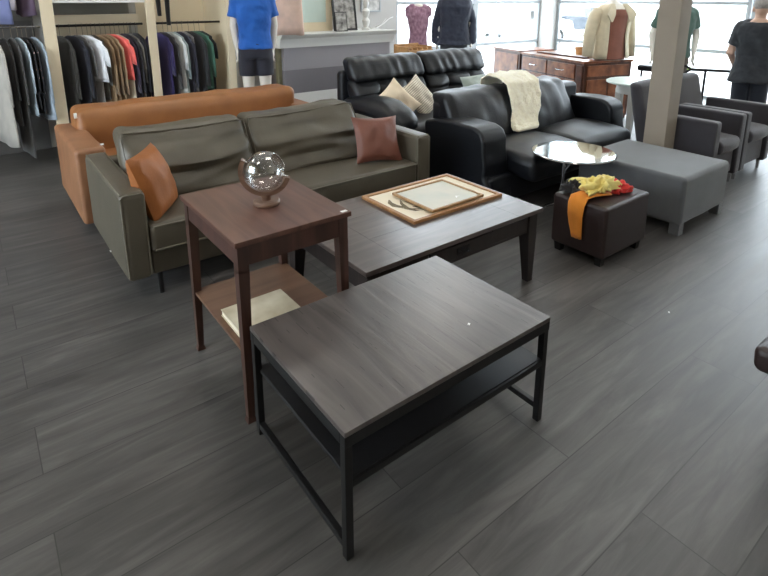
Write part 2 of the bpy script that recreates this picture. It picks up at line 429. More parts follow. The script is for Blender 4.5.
tag(MB().T((1.30, 1.196, .4503), rz=.5).box(-.006, .006, -.004, .004, 0, .002, bev=.0005).build('paper_scrap', M['white_pl']), 'tiny white paper scrap on the front coffee table top', 'paper scrap')
tag(MB().T((2.716, 1.105, .0), rz=.5).box(-.007, .007, -.004, .004, 0, .002, bev=.0005).build('paper_scrap', M['white_pl']), 'tiny white paper scrap lying on the dark plank floor', 'paper scrap')

# ------------------------------------------------------------------ tall side table
t = thing('side_table', 'tall reddish brown wooden side table with lower shelf, carrying the glass bowl', 'side table', (.648, 1.708, 0))
w, d = .494, .61
MB().box(0, w, 0, d, .738, .76, bev=.004).build('tabletop', M['side_wood'], t)
b = MB(); b.box(.045, w-.045, .016, .034, .655, .738); b.box(.045, w-.045, d-.034, d-.016, .655, .738); b.box(.016, .034, .045, d-.045, .655, .738); b.box(w-.034, w-.016, .045, d-.045, .655, .738)
b.build('apron', M['side_leg'], t)
for sx in (0, 1):
    for sy in (0, 1):
        x0 = .012 if not sx else w-.054; y0 = .012 if not sy else d-.054
        b = MB(); b.box(x0, x0+.042, y0, y0+.042, .63, .738, bev=.002)
        bx = x0 if not sx else x0+.016; by = y0 if not sy else y0+.016
        b.quad_prism((x0, x0+.042, y0, y0+.042), (bx, bx+.026, by, by+.026), .02, .64)
        b.quad_prism((bx, bx+.026, by, by+.026), (bx-.005, bx+.031, by-.005, by+.031), 0, .022)
        b.build('leg', M['side_leg'], t)
MB().box(.018, w-.018, .018, d-.018, .288, .303, bev=.003).build('shelf', M['side_shelf'], t)
b = MB().T((w-.022, .018, .7604), rz=.05).box(-.018, .01, -.008, .008, 0, .0012, bev=.0003).build('price_sticker', M['white_pl'], t)
# book on shelf
t = thing('book', 'pale printed hardback book on lower shelf of the side table', 'book', (.825, 1.925, .3035), 0.0)
MB().box(-.137, .137, -.095, .095, .026, .03, bev=.001).build('cover', M['marble'], t)
MB().box(-.137, .137, -.095, .095, 0, .004, bev=.001).build('cover', M['marble'], t)
MB().box(-.133, .133, -.09, .093, .004, .026, bev=.001).build('pages', M['paper'], t)

# glass bowl terrarium on tilted wooden stand
t = thing('glass_terrarium', 'round glass bowl held in a curved wooden stand on the side table', 'terrarium', (.905, 1.99, .76), R(-37.4+6))
MB().lathe([(.001, 0), (.052, 0), (.056, .004), (.056, .014), (.05, .02), (.001, .02)], (0, 0, 0), 28).build('base', M['globe_wood'], t)
MB().cyl((0, 0, .018), (0, 0, .046), .02, .024).build('post', M['globe_wood'], t)
cz = .145; rO = .103
arc = [R(a) for a in range(150, 345, 8)]
b = MB()
rings = []
for a in arc:
    c, s_ = math.cos(a), math.sin(a)
    rings.append([(c*rr, y, cz+s_*rr) for rr, y in ((rO-.015, -.017), (rO+.003, -.017), (rO+.003, .017), (rO-.015, .017))])
b.loft(rings).build('arc', M['globe_wood'], t)
# bowl: sphere shell with a cut opening toward upper right
ax = Vector((math.cos(R(38)), -.25, math.sin(R(38)))).normalized()
q = ax.to_track_quat('Z', 'Y').to_matrix().to_4x4()
b = MB(Matrix.Translation((0, 0, cz)) @ q)
rg = .082; a0 = R(28)
prof = [(max(.0005, rg*math.sin(a)), rg*math.cos(a)) for a in [PI-(PI-a0)*i/22 for i in range(23)]]
inner = [(max(.0003, (rg-.0025)*math.sin(a)), (rg-.0025)*math.cos(a)) for a in [a0+(PI-a0)*i/22 for i in range(23)]]
b.lathe(prof+inner, (0, 0, 0), 40).build('bowl', M['globe'], t)
MB(Matrix.Translation((0, 0, cz)) @ q).ring((0, 0, rg*math.cos(a0)), rg*math.sin(a0), .002, 40, 8).build('rim', M['globe'], t)
for a in (152, 343):
    p = Vector((math.cos(R(a))*(rO-.006), 0, cz+math.sin(R(a))*(rO-.006)))
    MB().cyl((p.x, 0, p.z), (p.x*.8, 0, cz+(p.z-cz)*.8), .004).build('pin', M['chrome'], t)

# ------------------------------------------------------------------ second coffee table with drawers
t = thing('coffee_table', 'dark brown wooden coffee table with drawer, carrying the two picture frames', 'coffee table', (1.225, 1.728, 0))
L_, W_ = 1.222, .775
MB().box(0, L_, 0, W_, .425, .45, bev=.004).build('tabletop', M['coffee_top'], t)
b = MB()
b.box(.205, .2065, .0, W_, .4495, .4503, bev=0); b.box(L_-.2065, L_-.205, 0, W_, .4495, .4503, bev=0)
for y in (.26, .52): b.box(.205, L_-.205, y, y+.0015, .4495, .4503, bev=0)
b.build('plank_joint', M['coffee_leg'], t)
b = MB(); b.box(.05, L_-.05, W_-.045, W_-.025, .32, .425); b.box(.025, .045, .05, W_-.05, .32, .425); b.box(L_-.045, L_-.025, .05, W_-.05, .32, .425)
b.box(.05, L_-.05, .03, .045, .405, .425); b.box(.05, L_-.05, .03, .045, .31, .325); b.box(.05, .39, .03, .045, .325, .405); b.box(.84, L_-.05, .03, .045, .325, .405); b.box(.05, L_-.05, .045, W_-.045, .318, .325)
b.build('apron', M['coffee_leg'], t)
dr = MB().box(.395, .835, .024, .2, .328, .402).build('drawer', M['coffee_leg'], t)
b = MB(); b.box(.57, .66, .018, .025, .35, .385, bev=.002); b.tube([(.585, .018, .37), (.59, .004, .358), (.64, .004, .358), (.645, .018, .37)], .004, 8); b.build('handle', M['black_metal'], dr)
for sx in (0, 1):
    for sy in (0, 1):
        x0 = .02 if not sx else L_-.09; y0 = .02 if not sy else W_-.09
        bx = x0+.005 if not sx else x0+.025; by = y0+.005 if not sy else y0+.025
        b = MB(); b.box(x0, x0+.07, y0, y0+.07, .3, .425); b.quad_prism((x0, x0+.07, y0, y0+.07), (bx, bx+.04, by, by+.04), 0, .302); b.build('leg', M['coffee_leg'], t)

def frame(name, label, loc, w, d, fw, h, mw, mp, rz=0):
    t = thing(name, label, 'picture frame', loc, rz)
    b = MB(); b.box(0, w, 0, fw, 0, h); b.box(0, w, d-fw, d, 0, h); b.box(0, fw, fw-.002, d-fw+.002, 0, h); b.box(w-fw, w, fw-.002, d-fw+.002, 0, h)
    b.build('frame', mw, t)
    MB().box(fw-.003, w-fw+.003, fw-.003, d-fw+.003, .002, h*.55, bev=0).build('print', mp, t)
    return t
f1 = frame('picture_frame', 'large oak picture frame lying flat on the drawer coffee table, under a smaller frame', (1.715, 1.985, .45), .685, .475, .024, .018, M['oak'], M['paper'])
# grey leafy drawing on the large print
b = MB()
def blob(b, pts, z, w):
    b.tube([(x, y, z) for x, y in pts], w, 6, flat=.05)
z = .0105
blob(b, [(.10, .34), (.075, .30), (.07, .25), (.09, .21), (.12, .2)], z, [.004, .014, .02, .014, .004])
blob(b, [(.15, .30), (.12, .25), (.10, .18), (.12, .13), (.16, .11)], z, [.003, .01, .016, .012, .004])
blob(b, [(.08, .2), (.11, .16), (.15, .14), (.2, .12)], z, [.003, .007, .007, .003])
blob(b, [(.14, .18), (.17, .16), (.22, .16)], z, [.004, .02, .006])
b.build('drawing', M['ink'], bpy.data.objects[f1.children[1].name])
f2 = frame('picture_frame', 'smaller pale oak picture frame lying on top of the large oak frame', (1.868, 2.012, .468), .405, .35, .014, .016, M['oak2'], M['paper_w'], R(.6))
b = MB(); blob(b, [(.25, .07), (.27, .09), (.285, .08)], .0092, [.002, .008, .002]); b.build('drawing', M['white_pl'], f2.children[1])

# ------------------------------------------------------------------ grey-green leather sofa
t = thing('sofa', 'grey-green leather sofa with white-worn piping, behind the wooden side table', 'sofa', (.505, 2.86, 0))
W_, D_ = 2.115, .97
def arm(b, x0, x1, y0, y1, z0, z1, r=.03): b.soft(((x0+x1)/2, (y0+y1)/2, (z0+z1)/2), ((x1-x0)/2, (y1-y0)/2, (z1-z0)/2), r, (.01, .004, .006), 5, wr=(.004, 6, x0*3))
AW = .125
for sx in (0, 1):
    x0 = 0 if not sx else W_-AW
    b = MB(); arm(b, x0, x0+AW, 0, D_, .13, .62); a = b.build('armrest', M['olive'], t)
    b = MB(); e = .008
    for y in (.012,):
        b.tube([(x0+e, y-.006, .15), (x0+e-.002, y-.006, .6), (x0+.02, y-.006, .612), (x0+AW-.02, y-.006, .612), (x0+AW-e, y-.006, .6), (x0+AW-e, y-.006, .15)], .005, 6)
    for xx in (x0+.01, x0+AW-.01): b.tube([(xx, .02, .614), (xx, D_-.02, .614)], .005, 6)
    b.build('piping', M['olive_pipe'], a)
b = MB(); b.soft((W_/2, .46, .205), (W_/2-AW-.002, .43, .075), .015, n=3); b.soft((W_/2, D_-.07, .36), (W_/2-AW+.01, .065, .23), .03, (0, .01, .0), 4)
b.build('base', M['olive'], t)
sc_ = MB().soft((W_/2, .345, .35), (W_/2-AW-.004, .355, .082), .03, (0, .01, .022), 12, wr=(.008, 5, 2)).build('seat_cushion', M['olive'], t)
b = MB()
for z in (.288, .42): b.tube([(AW+.02, -.013, z), (W_/2, -.02, z), (W_-AW-.02, -.013, z)], .005, 6)
b.build('piping', M['olive_pipe'], sc_)
def backcush(x0, x1, seed):
    w = (x1-x0)/2; hh = .2
    def fn(p):
        u = p.z/hh; q = p.x/w
        if p.y < 0:
            p.y -= .026*math.sin(u*6.2+1.1*math.sin(p.x*3+seed)+.5*q)*max(0, 1-abs(u)**4)*max(0, 1-abs(q)**6)
            p.y -= .010*math.sin(u*13+2*math.sin(p.x*5+seed*2))*max(0, 1-abs(u)**4)*max(0, 1-abs(q)**6)
        p.z += (.016*q*q+.012*q*(1 if seed > 2 else -.3)-.012)*max(0, u)
        p.x *= 1-.05*(u if q > 0 else 0)*(seed > 2)
        p.y += .11*u
        return p
    b = MB().soft(((x0+x1)/2, .565, .615), (w, .12, hh), .06, (.0, .06, .004), 20, fn=fn, wr=(.018, 5., seed))
    o = b.build('back_cushion', M['olive'], t)
    b = MB(); pts = []
    for k in range(41):
        # piping runs up one side, along the top front edge and down the other side
        f = k/40
        if f < .25: X, Z = -w+.012, -hh+.06+(2*hh-.085)*f/.25
        elif f < .75: X, Z = -w+.02+(2*w-.04)*(f-.25)/.5, hh-.012
        else: X, Z = w-.012, hh-.025-(2*hh-.085)*(f-.75)/.25
        p = fn(Vector((X, -.103, Z))); pts.append((p.x+(x0+x1)/2, p.y+.565, p.z+.615))
    b.tube(pts, .006, 6); b.build('piping', M['olive_pipe'] if False else M['olive'], o)
backcush(AW+.01, .925, 1.); backcush(.93, 1.815, 2.4)
for x in (.17, W_-.17):
    for y in (.06, D_-.08): MB().cyl((x, y, 0), (x, y, .135), .013, .016).build('leg', M['black_metal'], t)
tg = MB().T((0.02, 1.03-.93+.3, .17), ry=0).box(-.03, .0, -.01, .01, -.005, .0, bev=.001).build('tag', M['white_pl'], t)
# pillows on it
def pil(name, label, loc, w, h, th, rx, rz, m, seed, ry=0, pinch=.1):
    o = MB().pillow(w, h, th, 16, pinch, .02, seed).build(name, m)
    o.rotation_euler = (rx, ry, rz); o.location = loc
    return tag(o, label, 'cushion')
p = pil('throw_pillow', 'cognac leather throw pillow leaning on left arm of grey-green sofa', (.725, 3.07, .595), .36, .38, .17, R(72), R(56), M['cogn'], 1, pinch=.05)
o = MB(); o.box(-.03, .0, -.04, -.012, -.074, -.070, bev=.001); 
o = MB().T((-.03, .03, .078), rz=.4).box(-.014, .014, -.026, .026, -.004, .0, bev=.001).build('tag', M['white_pl'], p)
pil('throw_pillow', 'rust brown leather throw pillow at right end of grey-green sofa', (2.29, 3.08, .59), .36, .35, .13, R(62), R(-14), M['rust'], 5, ry=R(3))

# ------------------------------------------------------------------ tan leather sofa behind
t = thing('sofa', 'tan leather sofa with rolled back and square arms, behind the grey-green sofa', 'sofa', (.475, 4.0, 0))
W_, D_ = 2.12, 1.0
for sx in (0, 1):
    x0 = 0 if not sx else W_-.19
    MB().soft((x0+.095, D_/2, .335), (.095, D_/2, .265), .028, (.008, .004, .006), 6, wr=(.006, 5, x0+1)).build('armrest', M['tan_worn'], t)
MB().soft((W_/2, D_/2, .2), (W_/2-.19, D_/2-.02, .12), .02, n=3).build('base', M['tan'], t)
MB().soft((W_/2, .36, .37), (W_/2-.195, .35, .06), .04, (0, 0, .02), 8, wr=(.01, 5, 4)).build('seat_cushion', M['tan'], t)
MB().soft((W_/2, .8, .535), (W_/2-.115, .17, .22), .07, (.0, .03, .006), 14, wr=(.016, 5, 7, (1.6, 1, 1))).build('backrest', M['tan'], t)
for x in (.1, W_-.1):
    for y in (.08, D_-.08): MB().cyl((x, y, 0), (x, y, .085), .02).build('leg', M['black_metal'], t)
MB().box(.105, .125, .62, .64, .7, .74, bev=.002).build('tag', M['white_pl'], t)
MB().box(.17, .19, .06, .075, .603, .612, bev=.001).build('tag', M['white_pl'], t)

# ------------------------------------------------------------------ black leather loveseat
t = thing('loveseat', 'black leather loveseat with sheepskin over its back, behind the round mirror table', 'sofa', (2.93, 2.36, 0))
W_, D_ = 2.05, .98
MB().soft((W_/2, .56, .17), (W_/2-.03, .36, .11), .03, n=4).build('base', M['black_lea'], t)
MB().soft((W_/2, .87, .42), (W_/2-.1, .09, .35), .05, (0, .01, .0), 5).build('back_frame', M['black_lea'], t)
for k, (x0, x1) in enumerate(((.27, 1.025), (1.03, W_-.24))):
    def fn(p):
        p.z += .03*math.cos(p.y*3.2) - .02
        return p
    MB().soft(((x0+x1)/2, .38+.045*k, .34), ((x1-x0)/2, .38-.045*k, .095), .06, (.004, .03, .035), 12, fn=fn, wr=(.012, 5, k+2)).build('seat_cushion', M['black_lea'], t)
for k, (x0, x1) in enumerate(((.1, .97), (.975, W_-.37))):
    def fn(p):
        p.y += .12*(p.z/.24); return p
    MB().soft(((x0+x1)/2, .77, .6), ((x1-x0)/2, .115, .23), .06, (.004, .045, .006), 14, fn=fn, wr=(.022, 5.5, k+5, (1.6, 1, .6))).build('back_cushion', M['black_lea'], t)
for sx in (0, 1):
    # arm profile in the y-z plane: high arm whose front sweeps down
    poly = [(.93, .06), (.93, .61), (.8, .64), (.6, .655), (.44, .65), (.36, .62), (.325, .56), (.32, .45), (.3, .36), (.25, .28), (.2, .2), (.18, .06)]
    x0, x1 = (0, .27) if not sx else (W_-.23, W_)
    if not sx: poly = [(y_-.06*(1 if .25 < y_ < .5 else 0), z_) for y_, z_ in poly]
    b = MB().prism(poly, x0, x1, 0, bev=.028)
    b.build('armrest', M['black_lea'], t, angle=60)
for x in (.1, W_-.1):
    for y in (.22, .88): MB().box(x-.03, x+.03, y-.03, y+.03, 0, .062).build('leg', M['black_metal'], t)

# sheepskin: thick draped skin over the back, down onto the seat
def drape(path, w0, thick, fuzz, seed, edge=.06, n=26):
    # path: list of (y,z,halfwidth,xshift) from back over the top to the front
    b = bmesh.new(); rows = []
    P = []
    for i in range(len(path)-1):
        a, c = path[i], path[i+1]
        for k in range(5): P.append(tuple(a[q]+(c[q]-a[q])*k/5 for q in range(4)))
    P.append(path[-1])
    for i, (y, z, hw, xs) in enumerate(P):
        row = []
        for j in range(n+1):
            s = -1+2*j/n
            ww = hw*(1+edge*noise.noise(Vector((i*.28+seed, 3.*(1 if s > 0 else -1), seed))))
            row.append(b.verts.new((xs+s*ww, y, z)))
        rows.append(row)
    for i in range(len(rows)-1):
        for j in range(n): b.faces.new((rows[i][j], rows[i][j+1], rows[i+1][j+1], rows[i+1][j]))
    bmesh.ops.recalc_face_normals(b, faces=b.faces)
    b.normal_update()
    if sum(f.normal.z for f in b.faces) < 0: bmesh.ops.reverse_faces(b, faces=b.faces)
    b.normal_update()
    top = []
    bot = b.verts[:]
    g = bmesh.ops.duplicate(b, geom=b.verts[:]+b.edges[:]+b.faces[:])
    nv = [v for v in g['geom'] if isinstance(v, bmesh.types.BMVert)]
    nf = [f for f in g['geom'] if isinstance(f, bmesh.types.BMFace)]
    vm = g['vert_map']
    for v in bot:
        d = vm[v]; on_edge = v.is_boundary
        h_ = thick*(.35 if on_edge else 1) + fuzz*(noise.noise(v.co*16+Vector((seed, 0, 0)))+.5*noise.noise(v.co*40))*(.3 if on_edge else 1)
        d.co = v.co + v.normal*h_
    be = [e for e in b.edges if e.is_boundary]
    bmesh.ops.reverse_faces(b, faces=[f for f in b.faces if f not in set(nf)])
    bmesh.ops.bridge_loops(b, edges=be)
    return b
path = [(3.46, .62, .17, 3.98), (3.46, .76, .19, 3.98), (3.44, .85, .2, 3.97), (3.35, .898, .21, 3.96), (3.21, .895, .22, 3.95), (3.09, .85, .22, 3.93), (3.03, .74, .21, 3.90), (2.985, .64, .195, 3.87), (2.95, .57, .18, 3.80), (2.915, .52, .18, 3.77), (2.88, .495, .17, 3.75), (2.85, .487, .13, 3.74)]
mb = MB(); mb._take(drape(path, .2, .022, .014, 3))
tag(mb.build('sheepskin_throw', M['fur'], smooth=True, angle=180), 'cream sheepskin throw draped over back of the black leather loveseat', 'throw')

# ------------------------------------------------------------------ black recliner sofa
t = thing('recliner_sofa', 'black leather recliner sofa with wrinkled headrests and tufted back, near the window wall', 'sofa', (2.84, 3.48, 0))
W_, D_ = 1.95, 1.05
MB().soft((W_/2, .6, .2), (W_/2-.03, .42, .14), .04, n=4).build('base', M['black_lea'], t)
MB().soft((W_/2, .98, .5), (W_/2-.01, .06, .4), .05, n=4).build('back_frame', M['black_lea'], t)
for k, (x0, x1) in enumerate(((.06, .985), (.99, W_-.04))):
    MB().soft(((x0+x1)/2, .46, .39), ((x1-x0)/2-.1*(k == 0), .36, .075), .06, (0, .03, .03), 10, wr=(.012, 5, k)).build('seat_cushion', M['black_lea'], t)
    cx = (x0+x1)/2; hw = (x1-x0)/2-.01
    def fn(p):
        # tufts: pulled-in buttons on the front
        if p.y < 0:
            for bx in (-.17, .17):
                d2 = ((p.x-bx)/.1)**2+((p.z-.03)/.07)**2
                p.y += .045*math.exp(-d2)
            p.y += .03*math.exp(-((p.z-.03)/.025)**2)
            for bx in (-.17, .17): p.y += .022*math.exp(-((p.x-bx)/.025)**2)
        p.y += .14*(p.z/.22); return p
    MB().soft((cx, .8, .62), (hw, .12, .215), .08, (.0, .05, .01), 22, fn=fn, wr=(.008, 6, k+3)).build('back_cushion', M['black_lea'], t)
    def fn2(p):
        p.y += .05*(p.z/.1) + .010*math.sin(p.x*42+2*math.sin(p.x*9+k)+p.z*9)*(.5+.5*noise.noise(Vector((p.x*5, p.z*7, k))))*max(0, 1-abs(p.x/hw)**6)
        return p
    MB().soft((cx, .905, .905), (hw+.005, .1, .115), .065, (0, .02, .008), 34, fn=fn2, wr=(.012, 7, k+8, (2.2, 1, .5))).build('headrest', M['black_lea'], t)
for sx in (0, 1):
    def fn(p):
        f = (.0-p.y)/.42
        p.z += .03*math.sin((p.y+.4)*3.5) - (.10*max(0, f-.35)**1.2)
        return p
    cx = .14 if not sx else W_-.15
    MB().soft((cx, .5, .555), (.165, .42, .085), .08, (.02, .03, .03), 12, fn=fn, wr=(.022, 5, sx+11)).build('armrest', M['black_lea'], t)
    MB().soft((cx, .52, .28), (.145, .41, .2), .05, (.0, .0, .0), 6, wr=(.012, 4, sx)).build('arm_side', M['black_lea'], t)
MB().box(-.11, .0, .90, .935, .42, .45, bev=.008).build('lever', M['black_metal'], t)
for x in (.12, W_-.12):
    for y in (.25, .95): MB().cyl((x, y, 0), (x, y, .07), .025).build('foot', M['black_metal'], t)
p = pil('throw_pillow', 'plain cream throw pillow leaning on black recliner sofa', (3.20, 3.97, .62), .33, .38, .12, R(58), R(4), M['creamfab'], 11, ry=R(-36))
mp_ = mat('knitted_pattern', (232, 224, 208), .9, scale=4, var=.02)
nt = mp_.node_tree; wv = nt.nodes.new('ShaderNodeTexWave'); wv.inputs['Scale'].default_value = 16; wv.inputs['Distortion'].default_value = 1.5; wv.bands_direction = 'Y'
tc = nt.nodes.new('ShaderNodeTexCoord'); nt.links.new(tc.outputs['Object'], wv.inputs['Vector'])
cr = nt.nodes.new('ShaderNodeValToRGB'); cr.color_ramp.elements[0].position = .12; cr.color_ramp.elements[0].color = (*lin((150, 138, 120)), 1); cr.color_ramp.elements[1].position = .35; cr.color_ramp.elements[1].color = (*lin((234, 226, 210)), 1)
nt.links.new(wv.outputs['Fac'], cr.inputs['Fac']); nt.links.new(cr.outputs['Color'], nt.nodes['Principled BSDF'].inputs['Base Color'])
pil('throw_pillow', 'white knitted throw pillow with grey stripes on black recliner sofa', (3.50, 3.99, .635), .28, .40, .11, R(60), R(2), mp_, 13, ry=R(-32))
pil('throw_pillow', 'pale grey-green cushion at window end of black recliner sofa', (4.33, 4.0, .62), .4, .34, .1, R(60), R(4), cloth((150, 160, 152)), 15, pinch=.03)

# ------------------------------------------------------------------ brown leather ottoman and the clothes on it
t = thing('ottoman', 'small dark brown leather cube ottoman with colourful clothes piled on top', 'ottoman', (2.85, 1.572, 0))
MB().soft((.25, .188, .222), (.25, .188, .166), .022, (.004, .004, .008), 6, wr=(.003, 8, 1)).build('body', M['brown_lea'], t)
for x in (.045, .455):
    for y in (.045, .33): MB().quad_prism((x-.025, x+.025, y-.025, y+.025), (x-.02, x+.02, y-.02, y+.02), 0, .065).build('leg', M['black_metal'], t)
def crumple(name, label, cat, c, rx, ry, rz, m, seed, amp=.35):
    # a heap of cloth: folded sheet with ridges, flat below
    b = bmesh.new(); bmesh.ops.create_icosphere(b, subdivisions=5, radius=1)
    for v in b.verts:
        n_ = v.co.copy(); a = math.atan2(n_.y, n_.x)
        q = Vector((n_.x*1.1+seed, n_.y*1.9, n_.z*.8))
        rid = 1-abs(noise.noise(q*1.6))*2
        d = 1+amp*.5*(rid-.5)+amp*.35*noise.noise(q*3.3)
        e = 1+.28*math.sin(a*2+seed)+.16*math.sin(a*5+seed*2)
        v.co = Vector((n_.x*rx*d*e, n_.y*ry*d*e, n_.z*rz*(.55+.75*max(0, rid))*d))
        v.co.z = max(v.co.z, -rz*.35)
    z0 = min(v.co.z for v in b.verts)
    for v in b.verts: v.co += Vector((c[0], c[1], c[2]-z0))
    mb = MB(); mb._take(b)
    return tag(mb.build(name, m, angle=180), label, cat)
zt = .398
YEL = cloth((234, 212, 116), col2=(242, 228, 150)); RED = cloth((214, 52, 46)); ORG = cloth((224, 138, 42)); BLK = cloth((30, 30, 32))
crumple('crumpled_garment', 'black crumpled garment at back of the brown ottoman, under yellow cloth', 'clothing', (2.945, 1.85, zt+.004), .08, .065, .05, BLK, 4)
crumple('silk_scarf', 'bright red crumpled scarf on the brown ottoman beside yellow cloth', 'scarf', (3.15, 1.70, zt), .085, .06, .045, RED, 9, .6)
# orange sleeve draped over the side facing the sofa
b = MB(); N_ = 22; rings = []
path = [(3.03, 1.70, zt+.02, .05), (2.97, 1.735, zt+.02, .055), (2.91, 1.755, zt+.02, .06), (2.852, 1.762, zt+.014, .06), (2.83, 1.765, zt-.03, .058), (2.826, 1.765, zt-.1, .052), (2.826, 1.758, zt-.16, .046), (2.826, 1.75, zt-.21, .039), (2.826, 1.745, zt-.245, .036)]
for i, (x, y, z, hw) in enumerate(path):
    q = path[min(i+1, len(path)-1)]; p0 = path[max(0, i-1)]
    tx = Vector((q[0]-p0[0], 0, q[2]-p0[2])).normalized(); nr = Vector((tx.z, 0, -tx.x))
    if nr.z < 0 or (abs(nr.z) < .3 and nr.x > 0): nr = -nr
    rings.append([Vector((x, y+hw*math.cos(2*PI*k/N_), z))+nr*(.009*math.sin(2*PI*k/N_)+.003*math.sin(3*math.cos(2*PI*k/N_)*3+i)) for k in range(N_)])
tag(b.loft(rings).build('sweater', ORG, angle=180), 'orange knit sweater sleeve hanging over side of the brown ottoman', 'clothing')
YB = crumple('blouse', 'yellow crumpled blouse heaped on top of the brown ottoman', 'clothing', (3.02, 1.74, zt+.03), .115, .085, .05, YEL, 2, .6)
b = MB(); b.tube([(3.0, 1.78, zt+.075), (2.97, 1.83, zt+.085), (2.94, 1.88, zt+.078), (2.93, 1.9, zt+.06)], [.035, .026, .02, .012], 10, flat=.4)
o = b.build('sleeve', YEL, YB, angle=180)

# ------------------------------------------------------------------ grey ottoman
t = thing('ottoman', 'large rectangular grey fabric ottoman in front of the square pillar', 'ottoman', (3.69, 1.51, 0))
MB().soft((.355, .405, .245), (.355, .405, .172), .03, (.004, .004, .01), 8, wr=(.004, 5, 3)).build('body', M['grey_fab'], t)
for x in (.04, .668):
    for y in (.04, .77): MB().box(x-.035, x+.035, y-.035, y+.035, 0, .085, bev=.004).build('leg', M['grey_fab'], t)

# ------------------------------------------------------------------ round mirror-top table
t = thing('side_table', 'round mirror-topped side table on bent chrome tube, beside the grey ottoman', 'side table', (3.43, 2.2, 0))
MB().lathe([(.001, .488), (.286, .488), (.29, .491), (.29, .497), (.286, .5), (.001, .5)], (0, 0, 0), 64).build('mirror_top', M['mirror'], t, angle=15)
MB().ring((0, 0, .49), .288, .008, 64, 8).build('rim', M['chrome'], t)
b = MB()
b.tube([(-.2, -.06, .485), (-.2, -.06, .3), (-.2, -.06, .05), (-.2, -.06, .02)], .012, 10)
b.tube([(-.2, -.06, .40), (-.12, -.04, .42), (0.1, 0, .478)], .01, 10)
b.build('post', M['chrome'], t)
b = MB(); pts = [(-.2+.2+.2*math.cos(R(a)), -.0+.2*math.sin(R(a)), .013) for a in range(-200, 105, 10)]; b.tube([(-.2, -.06, .013)]+[p for p in pts if True][3:], .012, 10)
b.build('base', M['chrome'], t)

# ------------------------------------------------------------------ charcoal armchairs
def armchair(label, loc, W_):
    t = thing('armchair', label, 'armchair', loc, 0, 'charcoal armchairs by the pillar')
    D_ = .78
    for x0 in (0, W_-.105):
        MB().soft((x0+.0525, .29, .355), (.0525, .29, .265), .022, (.003, .0, .004), 5).build('armrest', M['char_fab'], t)
    MB().soft((W_/2, .33, .22), (W_/2-.106, .30, .11), .02, n=3).build('base', M['char_fab'], t)
    MB().soft((W_/2, .28, .385), (W_/2-.108, .295, .06), .04, (0, .015, .02), 8, wr=(.006, 6, 3)).build('seat_cushion', M['char_fab'], t)
    def fn(p):
        p.y += .09*(p.z/.37); return p
    MB().soft((W_/2, .655, .475), (W_/2-.045, .055, .37), .04, (.0, .012, .01), 9, fn=fn, wr=(.006, 5, 2)).build('backrest', M['char_fab'], t)
    for x in (.05, W_-.05):
        for y in (.06, .66): MB().cyl((x, y, 0), (x, y, .1), .012, .018).build('leg', M['chrome'], t)
    return t
armchair('charcoal armchair directly right of the square pillar, behind the grey ottoman', (4.665, 1.735, 0), .61)
armchair('charcoal armchair in front of the standing man, farther from pillar', (5.285, 1.735, 0), .66)

# ------------------------------------------------------------------ brown recliner mostly outside the frame
t = thing('reclining_chair', 'dark brown leather chair with only its corner showing at right picture edge', 'armchair', (2.09, -.42, 0), 0)
b = MB().T((.45, .78, .33), rx=R(-4)).soft((0, 0, 0), (.42, .2, .05), .03, (0, 0, .01), 6); b.build('footrest', M['brown_lea'], t)
MB().soft((.45, .2, .26), (.42, .38, .16), .04, n=4).build('seat', M['brown_lea'], t)
for x in (.06, .84): MB().soft((x, .15, .32), (.075, .42, .26), .04, n=4).build('armrest', M['brown_lea'], t)
MB().soft((.45, -.25, .6), (.4, .1, .42), .07, (0, .03, 0), 6).build('backrest', M['brown_lea'], t)
MB().box(.2, .7, .42, .74, .25, .27).build('footrest_hinge', M['black_metal'], t)
for x in (.1, .8):
    for y in (-.2, .48): MB().cyl((x, y, 0), (x, y, .11), .025).build('leg', M['black_metal'], t)

# ------------------------------------------------------------------ open closet along the back wall
t = thing('open_closet', 'cream painted open closet with hanging rods, along the wall behind the sofas', 'closet', (0, 0, 0))
VF, VB = 6.0, V1-.01
for x0, x1, yb in ((.60, .705, VF+.03), (1.525, 1.61, VF+.03), (2.37, 2.45, VB-.012), (-1.6, -1.5, VB-.012)):
    MB().box(x0, x1, VF, yb, 0, H-.005, bev=.004).build('upright', M['cream'], t)
for x0, x1 in ((-1.5, .595), (.70, 1.525), (1.60, 2.37)):
    bk = MB().box(x0, x1, VB-.012, VB, 0, H-.005, bev=0).build('back_panel', M['cream'] if x0 > 1.5 else cloth((84, 82, 80)) if x0 < 0 else M['bluegrey'], t)  # left bay's back coloured dark to stand for the shadow behind its garments
    MB().cyl((x0-.005, 6.22, 1.32), (x1+.005, 6.22, 1.32), .012).build('hanging_rod', M['chrome'] if x0 < 0 else M['black_metal'], t)
    MB().cyl((x0-.005, 6.22, 2.28), (x1+.005, 6.22, 2.28), .012).build('hanging_rod', M['chrome'], t)
MB().box(.70, 1.525, 6.36, 6.40, 1.30, 1.42, bev=.003).build('rail_board', M['cream'], t)
MB().box(.70, 1.525, 6.02, VB-.012, 1.54, 1.565, bev=.003).build('shelf', M['white'], t)
b = MB(); b.box(1.95, 2.33, VB-.03, VB-.012, .1, .16); b.box(1.95, 2.33, VB-.03, VB-.012, 1.14, 1.2); b.box(1.95, 2.0, VB-.03, VB-.012, .16, 1.14); b.box(2.28, 2.33, VB-.03, VB-.012, .16, 1.14); b.build('panel_moulding', M['cream'], t)
MB().box(.72, 1.5, VB-.03, VB-.012, .0, 1.30, bev=0).build('lower_back', M['cream'], t)
MB().box(-1.45, .59, VB-.03, VB-.012, 1.36, 1.9, bev=0).build('dark_back', cloth((96, 94, 90)), t)

